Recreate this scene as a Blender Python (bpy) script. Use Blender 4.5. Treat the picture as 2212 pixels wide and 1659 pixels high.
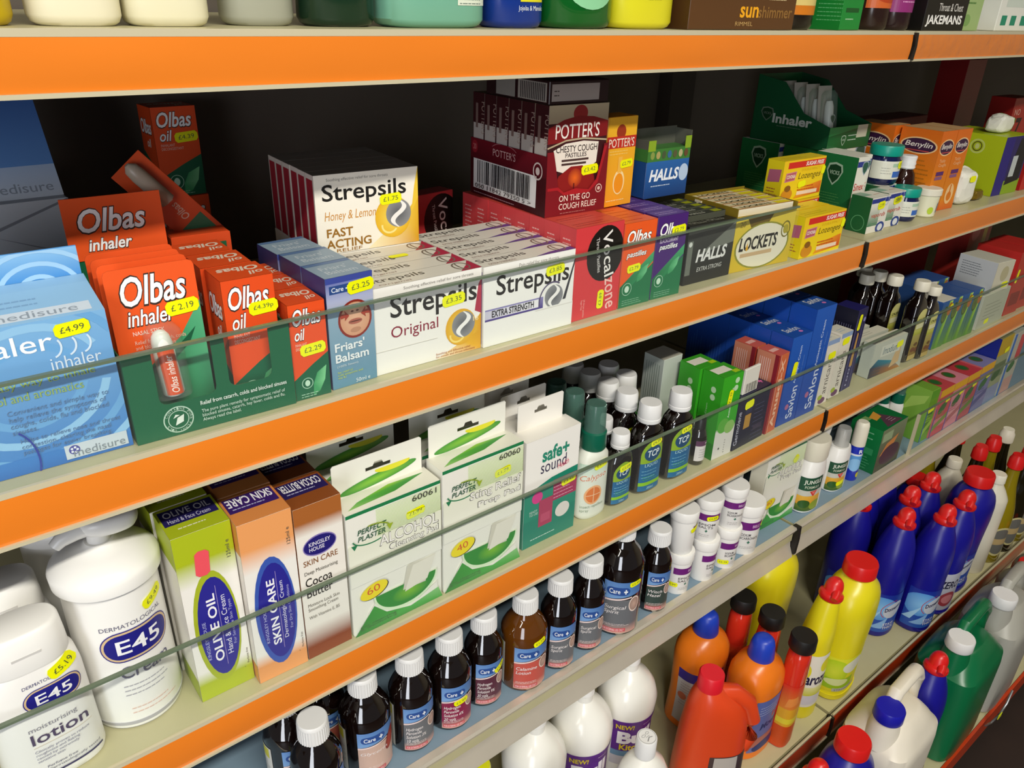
import bpy, bmesh, math, random
from mathutils import Vector, Matrix
from mathutils.geometry import tessellate_polygon

for o in list(bpy.data.objects):
    bpy.data.objects.remove(o)
scene = bpy.context.scene
COL = scene.collection
PI = math.pi
# ------------------------------------------------------------------ camera
EYE = Vector((0.0, -0.54, 1.45))
RIGHT = Vector((0.77870016, -0.6266697, 0.03018535))
DOWN = Vector((-0.25736557, -0.3629401, -0.89556543))
FWD = Vector((0.5721792, 0.68960827, -0.44390472))
cam_data = bpy.data.cameras.new('camera')
cam_data.sensor_width = 36.0
cam_data.lens = 36.0 * 1685.28 / 2212.0
cam_data.clip_start = 0.02
cam = bpy.data.objects.new('camera', cam_data)
cam.matrix_world = Matrix(((RIGHT.x, -DOWN.x, -FWD.x, EYE.x), (RIGHT.y, -DOWN.y, -FWD.y, EYE.y),
                           (RIGHT.z, -DOWN.z, -FWD.z, EYE.z), (0, 0, 0, 1)))
COL.objects.link(cam)
scene.camera = cam
# ------------------------------------------------------------------ world, lamps, exposure
world = bpy.data.worlds.new('shop_interior')
scene.world = world
world.use_nodes = True
world.node_tree.nodes['Background'].inputs[0].default_value = (0.95, 0.97, 1.0, 1)
world.node_tree.nodes['Background'].inputs[1].default_value = 0.075


def area(name, loc, target, sx, sy, power, color):
    d = bpy.data.lights.new(name, 'AREA')
    d.shape = 'RECTANGLE'
    d.size, d.size_y, d.energy, d.color = sx, sy, power, color
    o = bpy.data.objects.new(name, d)
    o.location = loc
    o.rotation_euler = (Vector(target) - Vector(loc)).to_track_quat('-Z', 'Y').to_euler()
    COL.objects.link(o)
    return o


# fluorescent tubes on the ceiling of the aisle, and the shop's front window to the left
area('tube_light', (0.0, -1.45, 2.62), (0.0, -1.45, 0), 1.5, 0.12, 46, (1.0, 0.96, 0.86))
area('tube_light', (2.4, -1.45, 2.62), (2.4, -1.45, 0), 1.5, 0.12, 9, (1.0, 0.95, 0.83))
area('tube_light', (-2.4, -1.45, 2.62), (-2.4, -1.45, 0), 1.5, 0.12, 15, (1.0, 0.95, 0.83))
area('shop_window', (-1.7, -2.0, 1.25), (0.4, 0.0, 0.9), 0.8, 1.8, 26, (0.90, 0.93, 1.0))
scene.view_settings.view_transform = 'Standard'
scene.view_settings.look = 'None'
scene.view_settings.gamma = 1.0
scene.view_settings.exposure = 0.36
scene.view_settings.use_curve_mapping = False
scene.cycles.use_denoising = True

# shelf surfaces (metres above the floor)
Z1, Z2, Z3, Z4, Z5, Z6 = 1.4255, 1.1445, 0.8645, 0.627, 0.290, 0.100
JX = 1.1155            # joint between the two bays


# ------------------------------------------------------------------ materials
def lin(c):
    if isinstance(c, str):
        c = tuple(int(c[i:i + 2], 16) / 255 for i in (0, 2, 4))
    return tuple((v / 12.92 if v <= 0.04045 else ((v + 0.055) / 1.055) ** 2.4) for v in c[:3]) + (1.0,)


MATS = {}


def mat(name, col, rough=0.45, metal=0.0, coat=0.0, bump=0.0, bscale=60, clear=0.0, vary=0.0, vscale=8, spec=0.5, trans=0.0):
    """procedural material; clear = share of light let straight through"""
    if name in MATS:
        return MATS[name]
    m = bpy.data.materials.new(name)
    m.use_nodes = True
    nt = m.node_tree
    b = nt.nodes['Principled BSDF']
    b.inputs['Base Color'].default_value = lin(col)
    b.inputs['Roughness'].default_value = rough
    b.inputs['Metallic'].default_value = metal
    b.inputs['Coat Weight'].default_value = coat
    b.inputs['Coat Roughness'].default_value = 0.08
    b.inputs['Specular IOR Level'].default_value = spec
    if trans:
        b.inputs['Transmission Weight'].default_value = trans
    if vary or bump:
        tc = nt.nodes.new('ShaderNodeTexCoord')
        nz = nt.nodes.new('ShaderNodeTexNoise')
        nz.inputs['Scale'].default_value = vscale if vary else bscale
        nz.inputs['Detail'].default_value = 5
        nt.links.new(tc.outputs['Object'], nz.inputs['Vector'])
        if vary:
            mx = nt.nodes.new('ShaderNodeMix')
            mx.data_type = 'RGBA'
            c0 = lin(col)
            mx.inputs[6].default_value = tuple(v * (1 - vary) for v in c0[:3]) + (1,)
            mx.inputs[7].default_value = tuple(min(1, v * (1 + vary)) for v in c0[:3]) + (1,)
            nt.links.new(nz.outputs[0], mx.inputs[0])
            nt.links.new(mx.outputs[2], b.inputs['Base Color'])
        if bump:
            n2 = nt.nodes.new('ShaderNodeTexNoise')
            n2.inputs['Scale'].default_value = bscale
            n2.inputs['Detail'].default_value = 3
            nt.links.new(tc.outputs['Object'], n2.inputs['Vector'])
            bp = nt.nodes.new('ShaderNodeBump')
            bp.inputs['Strength'].default_value = bump
            bp.inputs['Distance'].default_value = 0.002
            nt.links.new(n2.outputs[0], bp.inputs['Height'])
            nt.links.new(bp.outputs[0], b.inputs['Normal'])
            if coat:
                nt.links.new(bp.outputs[0], b.inputs['Coat Normal'])
    if clear:
        out = nt.nodes['Material Output']
        tr = nt.nodes.new('ShaderNodeBsdfTransparent')
        tr.inputs[0].default_value = tuple(0.35 + 0.65 * v for v in lin(col)[:3]) + (1,)
        ms = nt.nodes.new('ShaderNodeMixShader')
        ms.inputs[0].default_value = clear
        nt.links.new(b.outputs[0], ms.inputs[1])
        nt.links.new(tr.outputs[0], ms.inputs[2])
        nt.links.new(ms.outputs[0], out.inputs[0])
    MATS[name] = m
    return m


def solid(col, rough=0.42, coat=0.0):
    key = 'board_%s_%d' % (col if isinstance(col, str) else '%02x%02x%02x' % tuple(int(v * 255) for v in col), rough * 100)
    return mat(key, col, rough, coat=coat)


def print_mat(name, rough):
    m = bpy.data.materials.new(name)
    m.use_nodes = True
    nt = m.node_tree
    b = nt.nodes['Principled BSDF']
    b.inputs['Roughness'].default_value = rough
    a = nt.nodes.new('ShaderNodeVertexColor')
    a.layer_name = 'ink'
    nt.links.new(a.outputs[0], b.inputs['Base Color'])
    return m


INK = print_mat('printed_ink', 0.4)


# ------------------------------------------------------------------ objects
def link(o, parent=None):
    COL.objects.link(o)
    if parent is not None:
        o.parent = parent
    return o


USED_LABELS = {}


def tag(o, label, cat, group=None, kind=None):
    if label in USED_LABELS:
        print('SAME LABEL', label)
    USED_LABELS[label] = 1
    o['label'] = label
    o['category'] = cat
    if group:
        o['group'] = group
    if kind:
        o['kind'] = kind
    return o


def thing(name, label, cat, loc, rotz=0.0, group=None, rx=0.0, ry=0.0):
    o = bpy.data.objects.new(name, None)
    o.empty_display_size = 0.02
    o.location = loc
    o.rotation_euler = (math.radians(rx), math.radians(ry), math.radians(rotz))
    link(o)
    return tag(o, label, cat, group)


def structure(o, label=None):
    o['kind'] = 'structure'
    if label:
        o['label'] = label
    return o


def mesh_obj(name, verts, faces, material, parent=None, smooth=False, scale=1.0):
    me = bpy.data.meshes.new(name)
    me.from_pydata([(v[0] * scale, v[1] * scale, v[2] * scale) for v in verts], [], faces)
    me.validate()
    bm = bmesh.new()
    bm.from_mesh(me)
    bmesh.ops.recalc_face_normals(bm, faces=bm.faces)
    bm.to_mesh(me)
    bm.free()
    if smooth:
        me.polygons.foreach_set('use_smooth', [True] * len(me.polygons))
        try:
            me.set_sharp_from_angle(angle=math.radians(38))
        except Exception:
            pass
    me.materials.append(material)
    return link(bpy.data.objects.new(name, me), parent)


def boxv(x0, x1, y0, y1, z0, z1, base=0):
    v = [(x, y, z) for z in (z0, z1) for y in (y0, y1) for x in (x0, x1)]
    f = [(0, 2, 3, 1), (4, 5, 7, 6), (0, 1, 5, 4), (2, 6, 7, 3), (0, 4, 6, 2), (1, 3, 7, 5)]
    return v, [tuple(i + base for i in q) for q in f]


def box_obj(name, x0, x1, y0, y1, z0, z1, material, parent=None, bevel=0.0, scale=1.0):
    v, f = boxv(x0, x1, y0, y1, z0, z1)
    o = mesh_obj(name, v, f, material, parent, scale=scale)
    if bevel:
        bm = bmesh.new()
        bm.from_mesh(o.data)
        bmesh.ops.bevel(bm, geom=list(bm.edges), offset=bevel * scale, segments=1, affect='EDGES')
        bm.to_mesh(o.data)
        bm.free()
    return o


def multi_box(name, boxes, material, parent=None, scale=1.0):
    V, F = [], []
    for b in boxes:
        v, f = boxv(*b, base=len(V))
        V += v
        F += f
    return mesh_obj(name, V, F, material, parent, scale=scale)


# ------------------------------------------------------------------ lofted bodies (bottles, jars, caps), millimetres
def sup(t, n):
    c, s = math.cos(t), math.sin(t)
    e = 2.0 / n
    return (math.copysign(abs(c) ** e, c), math.copysign(abs(s) ** e, s))


def smooth_secs(secs, sub=3):
    """Catmull-Rom refinement of section list (z, rx, ry, n, ox, oy)"""
    secs = [tuple(s) + (s[1],) * (len(s) == 2) for s in secs]
    secs = [(s + (2.0, 0.0, 0.0)[len(s) - 3:]) if len(s) < 6 else s for s in secs]
    if sub <= 1:
        return secs
    out = []
    for i in range(len(secs) - 1):
        p0, p1, p2, p3 = secs[max(0, i - 1)], secs[i], secs[i + 1], secs[min(len(secs) - 1, i + 2)]
        for k in range(sub):
            t = k / sub
            row = []
            for a, b, c, d in zip(p0, p1, p2, p3):
                lo, hi = min(b, c), max(b, c)
                v = 0.5 * (2 * b + (c - a) * t + (2 * a - 5 * b + 4 * c - d) * t * t + (3 * b - a - 3 * c + d) * t ** 3)
                row.append(min(hi, max(lo, v)))
            out.append(tuple(row))
    out.append(secs[-1])
    return out


def loft(name, secs, material, parent, seg=32, sub=1, rib=0.0, close=True, loc=None, rot=None):
    S = smooth_secs(secs, sub)
    V, F = [], []
    for z, rx, ry, n, ox, oy in S:
        for k in range(seg):
            t = 2 * PI * k / seg
            c, s = sup(t, n)
            m = 1.0 - (rib if k % 2 else 0.0)
            V.append((ox + rx * c * m, oy + ry * s * m, z))
    for i in range(len(S) - 1):
        for k in range(seg):
            a, b = i * seg + k, i * seg + (k + 1) % seg
            F.append((a, b, b + seg, a + seg))
    if close:
        F.append(tuple(reversed(range(seg))))
        F.append(tuple(range((len(S) - 1) * seg, len(S) * seg)))
    if rot is not None or loc is not None:
        M_ = (Matrix.Translation(Vector(loc or (0, 0, 0))) @ (rot.to_4x4() if rot is not None else Matrix.Identity(4)))
        V = [tuple(M_ @ Vector(v)) for v in V]
    return mesh_obj(name, V, F, material, parent, smooth=(rib == 0), scale=0.001)


def tube(name, path, radii, material, parent, seg=14, flat=1.0):
    """a tube along a path (mm); flat squashes the section"""
    V, F = [], []
    n = len(path)
    up = Vector((0, 0, 1))
    for i, p in enumerate(path):
        a, b = Vector(path[max(0, i - 1)]), Vector(path[min(n - 1, i + 1)])
        d = (b - a).normalized()
        side = d.cross(up)
        if side.length < 1e-3:
            side = d.cross(Vector((0, 1, 0)))
        side.normalize()
        nrm = side.cross(d).normalized()
        r = radii[i] if isinstance(radii, (list, tuple)) else radii
        for k in range(seg):
            t = 2 * PI * k / seg
            V.append(tuple(Vector(p) + side * (r * math.cos(t)) + nrm * (r * flat * math.sin(t))))
    for i in range(n - 1):
        for k in range(seg):
            a, b = i * seg + k, i * seg + (k + 1) % seg
            F.append((a, b, b + seg, a + seg))
    F.append(tuple(range(seg)))
    F.append(tuple(range((n - 1) * seg, n * seg)))
    return mesh_obj(name, V, F, material, parent, smooth=True, scale=0.001)


# ------------------------------------------------------------------ flat print (lettering, logos) as thin ink layers
TXT = {}
_cu = bpy.data.curves.new('lettering', 'FONT')
_cu.resolution_u = 3
_to = bpy.data.objects.new('lettering', _cu)


def glyphs(s, bold=0.0, shear=0.0):
    k = (s, bold, shear)
    if k not in TXT:
        _cu.body = s
        _cu.offset = bold
        _cu.shear = shear
        _cu.space_line = 0.95
        me = _to.to_mesh()
        v = [(p.co.x, p.co.y) for p in me.vertices]
        f = [tuple(p.vertices) for p in me.polygons]
        _to.to_mesh_clear()
        if not v:
            v, f = [(0, 0), (1, 0), (1, 1)], []
        xs, ys = [a[0] for a in v], [a[1] for a in v]
        TXT[k] = (v, f, min(xs), max(xs), min(ys), max(ys))
    return TXT[k]


class Art:
    """ink drawing on a face, in millimetres from its lower left corner"""
    def __init__(self, w, h):
        self.w, self.h = w, h
        self.items = []          # (list of (x,y), colours, layer)
        self.layer = 0

    def add(self, pts, cols):
        if isinstance(cols, (str, tuple)):
            cols = [cols] * len(pts)
        self.items.append((pts, [lin(c) for c in cols], self.layer))

    def rect(self, x, y, w, h, col, col2=None, horiz=False):
        self.layer += 1
        c2 = col2 or col
        cols = [col, c2, c2, col] if horiz else [col, col, c2, c2]
        self.add([(x, y), (x + w, y), (x + w, y + h), (x, y + h)], cols)
        return self

    def fill(self, col, col2=None):
        return self.rect(0, 0, self.w, self.h, col, col2)

    def poly(self, pts, col, cols=None):
        self.layer += 1
        tris = tessellate_polygon([[Vector((p[0], p[1], 0)) for p in pts]])
        for t in tris:
            self.add([pts[i] for i in t], [cols[i] for i in t] if cols else col)
        return self

    def ell(self, cx, cy, rx, ry, col, rot=0, col2=None, n=28, a0=0, a1=360):
        self.layer += 1
        r = math.radians(rot)
        P = []
        for k in range(n + (a1 - a0 < 360)):
            t = math.radians(a0 + (a1 - a0) * k / n)
            x, y = rx * math.cos(t), ry * math.sin(t)
            P.append((cx + x * math.cos(r) - y * math.sin(r), cy + x * math.sin(r) + y * math.cos(r)))
        if col2:
            for k in range(len(P)):
                self.add([(cx, cy), P[k], P[(k + 1) % len(P)]], [col2, col, col])
        else:
            self.add(P, col)
        return self

    def ring(self, cx, cy, rx, ry, wd, col, rot=0, a0=0, a1=360, n=30):
        self.layer += 1
        r = math.radians(rot)
        def pt(t, d):
            x, y = (rx + d) * math.cos(t), (ry + d) * math.sin(t)
            return (cx + x * math.cos(r) - y * math.sin(r), cy + x * math.sin(r) + y * math.cos(r))
        for k in range(n):
            t0, t1 = (math.radians(a0 + (a1 - a0) * (k + j) / n) for j in (0, 1))
            self.add([pt(t0, -wd), pt(t0, 0), pt(t1, 0), pt(t1, -wd)], col)
        return self

    def txt(self, s, x, y, w, h, col, bold=0.0, shear=0.0, rot=0, keep=False):
        """lettering fitted into the box x, y, w, h (before rotation about x, y)"""
        v, f, x0, x1, y0, y1 = glyphs(s, bold, shear)
        sx, sy = w / max(1e-6, x1 - x0), h / max(1e-6, y1 - y0)
        if keep:
            sx = sy = min(sx, sy)
        r = math.radians(rot)
        c, sn = math.cos(r), math.sin(r)
        self.layer += 1
        P = [((a - x0) * sx, (b - y0) * sy) for a, b in v]
        P = [(x + a * c - b * sn, y + a * sn + b * c) for a, b in P]
        L = lin(col)
        for q in f:
            self.items.append(([P[i] for i in q], [L] * len(q), self.layer))
        return self

    def lines(self, x, y, w, n, dy, col, th=0.7, rnd=3):
        """rows of print too small to read"""
        g = random.Random(rnd)
        self.layer += 1
        for i in range(n):
            cx = x
            end = x + w * g.uniform(0.72, 1.0)
            while cx < end - 0.5:
                ww = min(g.uniform(1.6, 5.0), end - cx)
                self.add([(cx, y - i * dy), (cx + ww, y - i * dy), (cx + ww, y - i * dy + th), (cx, y - i * dy + th)], col)
                cx += ww + 0.7
        return self

    def price(self, cx, cy, s='£2.19', w=22, h=9.5, rot=0, col='f2f400'):
        """fluorescent price sticker with notched ends"""
        r = math.radians(rot)
        def R(p):
            return (cx + p[0] * math.cos(r) - p[1] * math.sin(r), cy + p[0] * math.sin(r) + p[1] * math.cos(r))
        k = h * 0.22
        pts = [(-w / 2, -h / 4), (-w / 2 + k, -h / 2), (w / 2 - k, -h / 2), (w / 2, -h / 4), (w / 2, h / 4),
               (w / 2 - k, h / 2), (-w / 2 + k, h / 2), (-w / 2, h / 4)]
        self.layer += 1
        self.add([R(p) for p in pts], col)
        tx, ty = R((-w * 0.34, -h * 0.2))
        if s:
            self.txt(s, tx, ty, w * 0.68, h * 0.42, '55603a', rot=rot)
        return self

    def clip(self):
        def cut(pts, cols, ax, lim, sgn):
            o, oc = [], []
            for i in range(len(pts)):
                a, b, ca, cb = pts[i - 1], pts[i], cols[i - 1], cols[i]
                da, db = sgn * (lim - a[ax]), sgn * (lim - b[ax])
                if (da >= 0) != (db >= 0):
                    t = da / (da - db)
                    o.append(tuple(a[j] + (b[j] - a[j]) * t for j in (0, 1)))
                    oc.append(tuple(ca[j] + (cb[j] - ca[j]) * t for j in range(4)))
                if db >= 0:
                    o.append(b)
                    oc.append(cb)
            return o, oc
        res = []
        for pts, cols, L in self.items:
            for ax, lim, sgn in ((0, self.w, 1), (0, 0, -1), (1, self.h, 1), (1, 0, -1)):
                if any(sgn * (p[ax] - lim) > 1e-6 for p in pts):
                    pts, cols = cut(pts, cols, ax, lim, sgn)
                    if len(pts) < 3:
                        break
            if len(pts) >= 3:
                res.append((pts, cols, L))
        return res

    def strips(self, items, step):
        out = []
        for pts, cols, L in items:
            xs = [p[0] for p in pts]
            k0, k1 = math.floor(min(xs) / step), math.ceil(max(xs) / step)
            if k1 - k0 <= 1:
                out.append((pts, cols, L))
                continue
            for k in range(k0, k1):
                q, qc = pts, cols
                for lim, sgn in ((k * step, -1), ((k + 1) * step, 1)):
                    o, oc = [], []
                    for i in range(len(q)):
                        a, b = q[i - 1], q[i]
                        da, db = sgn * (lim - a[0]), sgn * (lim - b[0])
                        if (da >= 0) != (db >= 0):
                            t = da / (da - db)
                            o.append((lim, a[1] + (b[1] - a[1]) * t))
                            oc.append(tuple(qc[i - 1][j] + (qc[i][j] - qc[i - 1][j]) * t for j in range(4)))
                        if db >= 0:
                            o.append(b)
                            oc.append(qc[i])
                    q, qc = o, oc
                    if len(q) < 3:
                        break
                if len(q) >= 3:
                    out.append((q, qc, L))
        return out

    def build(self, name, parent, place, step=None, clip=True, step_v=None):
        """place(u, v, lift) -> point in mm"""
        items = self.clip() if clip else self.items
        if step:
            items = self.strips(items, step)
        if step_v:
            sw = [([(p[1], p[0]) for p in pts], c, L) for pts, c, L in items]
            items = [([(p[1], p[0]) for p in pts], c, L) for pts, c, L in self.strips(sw, step_v)]
        if not items:
            return None
        V, F, Ccol = [], [], []
        for pts, cols, L in items:
            b = len(V)
            V += [place(p[0], p[1], 0.10 + 0.05 * L) for p in pts]
            F.append(tuple(range(b, b + len(pts))))
            Ccol += cols
        me = bpy.data.meshes.new(name)
        me.from_pydata([(v[0] * .001, v[1] * .001, v[2] * .001) for v in V], [], F)
        ca = me.color_attributes.new('ink', 'FLOAT_COLOR', 'POINT')
        ca.data.foreach_set('color', [x for c in Ccol for x in c])
        me.materials.append(INK)
        return link(bpy.data.objects.new(name, me), parent)


# placements of art on a carton w x d x h whose front face is y=0, centred in x
def on_front(w):
    return lambda u, v, l: (u - w / 2, -l, v)


def on_left(w, d):
    return lambda u, v, l: (-w / 2 - l, d - u, v)


def on_right(w):
    return lambda u, v, l: (w / 2 + l, u, v)


def on_top(w, h):
    return lambda u, v, l: (u - w / 2, v, h + l)


def wrap(secs, ang=-90.0, vmid=None, sub=1, width=0.0):
    """art wrapped on a lofted body; u=width/2 sits at angle ang (degrees)"""
    S = smooth_secs(secs, sub)
    def sec(z):
        for a, b in zip(S, S[1:]):
            if a[0] <= z <= b[0] and b[0] > a[0]:
                t = (z - a[0]) / (b[0] - a[0])
                return [p + (q - p) * t for p, q in zip(a, b)]
        return list(S[-1] if z > S[-1][0] else S[0])
    z, rx, ry, n, ox, oy = sec(vmid)
    N = 360
    tab = [0.0]
    def at(t):
        c, s = sup(t, n)
        return (rx * c, ry * s)
    pr = at(0)
    for k in range(1, N + 1):
        q = at(2 * PI * k / N)
        tab.append(tab[-1] + math.hypot(q[0] - pr[0], q[1] - pr[1]))
        pr = q
    per = tab[-1]
    k0 = (ang % 360) / 360 * N
    s0 = tab[int(k0)] + (tab[min(N, int(k0) + 1)] - tab[int(k0)]) * (k0 - int(k0))
    import bisect
    def place(u, v, l):
        s = (s0 + u - width / 2) % per
        i = min(N - 1, bisect.bisect_right(tab, s) - 1)
        t = (i + (s - tab[i]) / max(1e-9, tab[i + 1] - tab[i])) / N * 2 * PI
        z_, a, b, n_, ox_, oy_ = sec(v)
        c, sn = sup(t, n_)
        # outward normal of the ellipse
        nx, ny = c / max(a, 1e-6), sn / max(b, 1e-6)
        q = math.hypot(nx, ny) or 1
        lift = l + 0.25
        return (ox_ + a * c + nx / q * lift, oy_ + b * sn + ny / q * lift, v)
    return place
# ------------------------------------------------------------------ shelving
M_cream = mat('shelf_cream_paint', 'bdb68e', 0.38, vary=0.06, vscale=30)
M_lip = mat('strip_holder_plastic', 'c9bfa0', 0.3)
M_orange = mat('orange_price_strip', 'ea8024', 0.22, coat=0.25, bump=0.22, bscale=9, vary=0.04, vscale=5)
M_orange2 = mat('orange_strip_creased_film', 'e67e24', 0.18, coat=0.9, bump=1.0, bscale=45, vary=0.05, vscale=5)
M_red = mat('red_price_strip', 'c23c14', 0.3, coat=0.2, vary=0.08)
M_blue_liner = mat('blue_grey_liner', '7e95a6', 0.5, vary=0.07, vscale=40)
M_steel = mat('worn_metal_lip', 'd2c9b8', 0.3, metal=0.3, vary=0.14, vscale=14)
M_black = mat('black_clip', '17130f', 0.45)
M_panel = mat('back_panel_paint', '5e554c', 0.7, vary=0.08, vscale=6)
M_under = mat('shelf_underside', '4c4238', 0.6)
M_glass = mat('clear_riser', 'fcfefd', 0.04, clear=0.985)
M_edge = mat('riser_edge', '66745f', 0.25)
M_post = mat('upright_paint', '3d352e', 0.6)

floor = box_obj('floor', -3, 5, -4, 0.45, -0.02, 0.0, mat('floor_dark_tiles', '2a1d18', 0.55, vary=0.35, vscale=9))
structure(floor, 'dark brown shop floor')
wb = box_obj('wall_back', -0.6, 3.42, 0.405, 0.43, 0.0, 2.1, M_panel)
wr = box_obj('wall_right', 3.42, 3.46, -4, 0.45, 0.0, 2.70, mat('shop_wall_paint', 'b0a690', 0.7, vary=0.05))
structure(wr, 'plain beige shop wall at the end of the aisle')
structure(wb, 'dark grey back panel of the shelving')
for i, x in enumerate((JX,)):
    structure(box_obj('trim_%d' % (i + 1), x - 0.03, x + 0.03, 0.375, 0.404, 0.0, 2.1, M_post), 'dark slotted upright post behind the shelves')
ceil = box_obj('ceiling', -3, 5, -4, 0.45, 2.70, 2.74, mat('ceiling_white', 'e6e2d8', 0.8))
structure(ceil, 'plain white shop ceiling')

BAYS = (('left', -0.30, JX - 0.003), ('right', JX + 0.004, 3.40))


def strip(t, x0, x1, ztop, zbot, y, insert, mat_ins):
    multi_box('strip_holder', [(x0, x1, y + .0006, y + .0034, ztop - .001, ztop + .0035), (x0, x1, y - .0018, y + .004, zbot - .0028, zbot),
                               (x0, x1, y + .003, y + .006, zbot, ztop)], M_lip, t)
    # the printed paper behind its film, slightly wavy along its length
    n = 90
    V, F = [], []
    for i in range(n + 1):
        x = x0 + .0015 + (x1 - x0 - .003) * i / n
        w = 0.0005 * math.sin(i * 0.55 + x0 * 3) * math.sin(i * 0.171)
        for j, z in enumerate((zbot, zbot * .75 + ztop * .25, (zbot + ztop) / 2, zbot * .25 + ztop * .75, ztop - .001)):
            V.append((x, y + .0008 + w * (0, .7, 1, .7, 0)[j] - .0010 * (0, .75, 1, .75, 0)[j], z))
    for i in range(n):
        for j in range(4):
            a = i * 5 + j
            F.append((a, a + 5, a + 6, a + 1))
    mesh_obj(insert, V, F, mat_ins, t, smooth=True)


def glass(t, x0, x1, z0, z1, y=0.0045, left_edge=False):
    g = thing('glass_riser', t, 'riser', (0, 0, 0), group='clear risers')
    box_obj('clear_pane', x0, x1, y, y + .003, z0, z1, M_glass, g)
    box_obj('glass_edge', x0, x1, y - .0002, y + .0038, z1, z1 + .0022, M_edge, g)
    if left_edge:
        box_obj('glass_edge', x0 - .004, x0, y - .001, y + .005, z0, z1, M_lip, g)


ORD = {1: 'top', 2: 'second', 3: 'third', 4: 'fourth', 5: 'fifth'}
for side, x0, x1 in BAYS:
    for k, zs, zt, zb in ((1, Z1, 1.423, 1.3922), (2, Z2, 1.1417, 1.106), (3, Z3, .8614, .8252)):
        lab = '%s shelf of the %s bay with an orange price strip%s' % (
            ORD[k], side, '')
        t = thing('shelf', lab, 'shelf', (x0, 0, zs), group='shelves of the display unit')
        t.location = (0, 0, 0)
        box_obj('shelf_board', x0, x1, .0035, .40, zs - .028, zs, M_cream, t)
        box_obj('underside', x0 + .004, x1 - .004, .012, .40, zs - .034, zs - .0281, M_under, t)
        strip(t, x0, x1, zt, zb, 0.0, 'price_strip', M_orange2 if (k == 1 and side == 'right') else M_orange)
        if k == 2 and side == 'left':
            glass('clear riser along the front of the second shelf, ending in mid shelf', x0, .925, zs + .0003, 1.218)
        if k == 3:
            glass('clear riser along the front of the third shelf of the %s bay' % side, x0 if side == 'left' else x0 + .004, x1 - (.004 if side == 'left' else 0), zs + .0003, .9515)
    # fourth shelf: bare metal lip, bowed outwards, blue-grey liner
    t = thing('shelf', 'fourth shelf of the %s bay with blue-grey liner and bare metal lip' % side, 'shelf', (0, 0, 0),
              group='shelves of the display unit')
    box_obj('shelf_board', x0, x1, .006, .40, Z4 - .03, Z4 - .0012, M_cream, t)
    box_obj('liner', x0 + .001, x1 - .001, .012, .40, Z4 - .0011, Z4, M_blue_liner, t)
    prof = [(.012, Z4 + .001), (.002, Z4 + .0012), (0, Z4 - .003), (.006, Z4 - .015), (.0085, Z4 - .028), (.006, Z4 - .042), (-.001, Z4 - .057), (-.002, Z4 - .061),
            (.002, Z4 - .061), (.012, Z4 - .030)]
    V = [(x, p[0], p[1]) for x in (x0, x1) for p in prof]
    n = len(prof)
    F = [(i, (i + 1) % n, n + (i + 1) % n, n + i) for i in range(n)] + [tuple(range(n)), tuple(range(n, 2 * n))]
    mesh_obj('metal_lip', V, F, M_steel, t, smooth=True)
    if side == 'right':
        glass('clear riser on the fourth shelf with a pale left edge', 1.523, x1, Z4 + .001, .722, left_edge=True)
    # fifth shelf, standing further out
    t = thing('shelf', 'deep fifth shelf of the %s bay with a red price strip' % side, 'shelf', (0, 0, 0), group='shelves of the display unit')
    box_obj('shelf_board', x0, x1, -.135, .40, Z5 - .03, Z5, M_cream, t)
    strip(t, x0, x1, Z5 - .002, Z5 - .048, -.145, 'price_strip', M_red)
    t = thing('base_shelf', 'low base shelf of the %s bay standing on the floor' % side, 'shelf', (0, 0, 0), group='shelves of the display unit')
    box_obj('shelf_board', x0, x1, -.280, .40, Z6 - .02, Z6, M_cream, t)
    box_obj('price_strip', x0, x1, -.287, -.281, Z6 - .045, Z6 + .002, M_red, t)
    box_obj('plinth', x0, x1, -.25, .39, 0.0, Z6 - .021, mat('plinth_paint', '4a2018', 0.6), t)

# dark clips where two price strips meet
for k, (zt, zb, y, w) in enumerate(((1.4245, 1.391, 0, .006), (1.143, 1.105, 0, .008), (.862, .824, 0, .0045), (.631, .572, -.001, .007), (.289, .242, -.145, .006))):
    c = mesh_obj('joint_clip', *(lambda P: (P, [(0, 1, 4, 3), (1, 2, 5, 4), (6, 7, 10, 9), (7, 8, 11, 10), (0, 1, 7, 6), (1, 2, 8, 7), (3, 4, 10, 9), (4, 5, 11, 10), (0, 3, 9, 6), (2, 5, 11, 8)]))(
        [(JX + dx + sx * w / 2 + .0005, y - .0030 + dy, z) for dy in (0, .012) for sx in (-1, 1) for dx, z in ((0, zb), (.0022, (zt + zb) / 2), (-.001, zt))]), M_black)
    tag(c, 'black clip closing the gap between the %s shelf strips' % ORD[k + 1], 'clip', 'clips between the bays')

# ceiling fittings that carry the tubes
for i, x in enumerate((-2.4, 0.0, 2.4)):
    t = thing('ceiling_light', ('fluorescent tube fitting nearest the shop window', 'fluorescent tube fitting above the left bay', 'fluorescent tube fitting above the far right end')[i],
              'lamp', (x, -1.45, 2.70), group='ceiling tube fittings')
    box_obj('housing', -.8, .8, -.07, .07, -.06, 0, mat('lamp_housing', 'eeeeee', 0.5), t)
# ------------------------------------------------------------------ shared builders for goods
def place_root(name, label, cat, xl, y, z, w, yaw=0, group=None, **kw):
    r = math.radians(yaw)
    return thing(name, label, cat, ((xl + w / 2 * math.cos(r)) * .001, (y + w / 2 * math.sin(r)) * .001, z), yaw, group, **kw)


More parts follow.
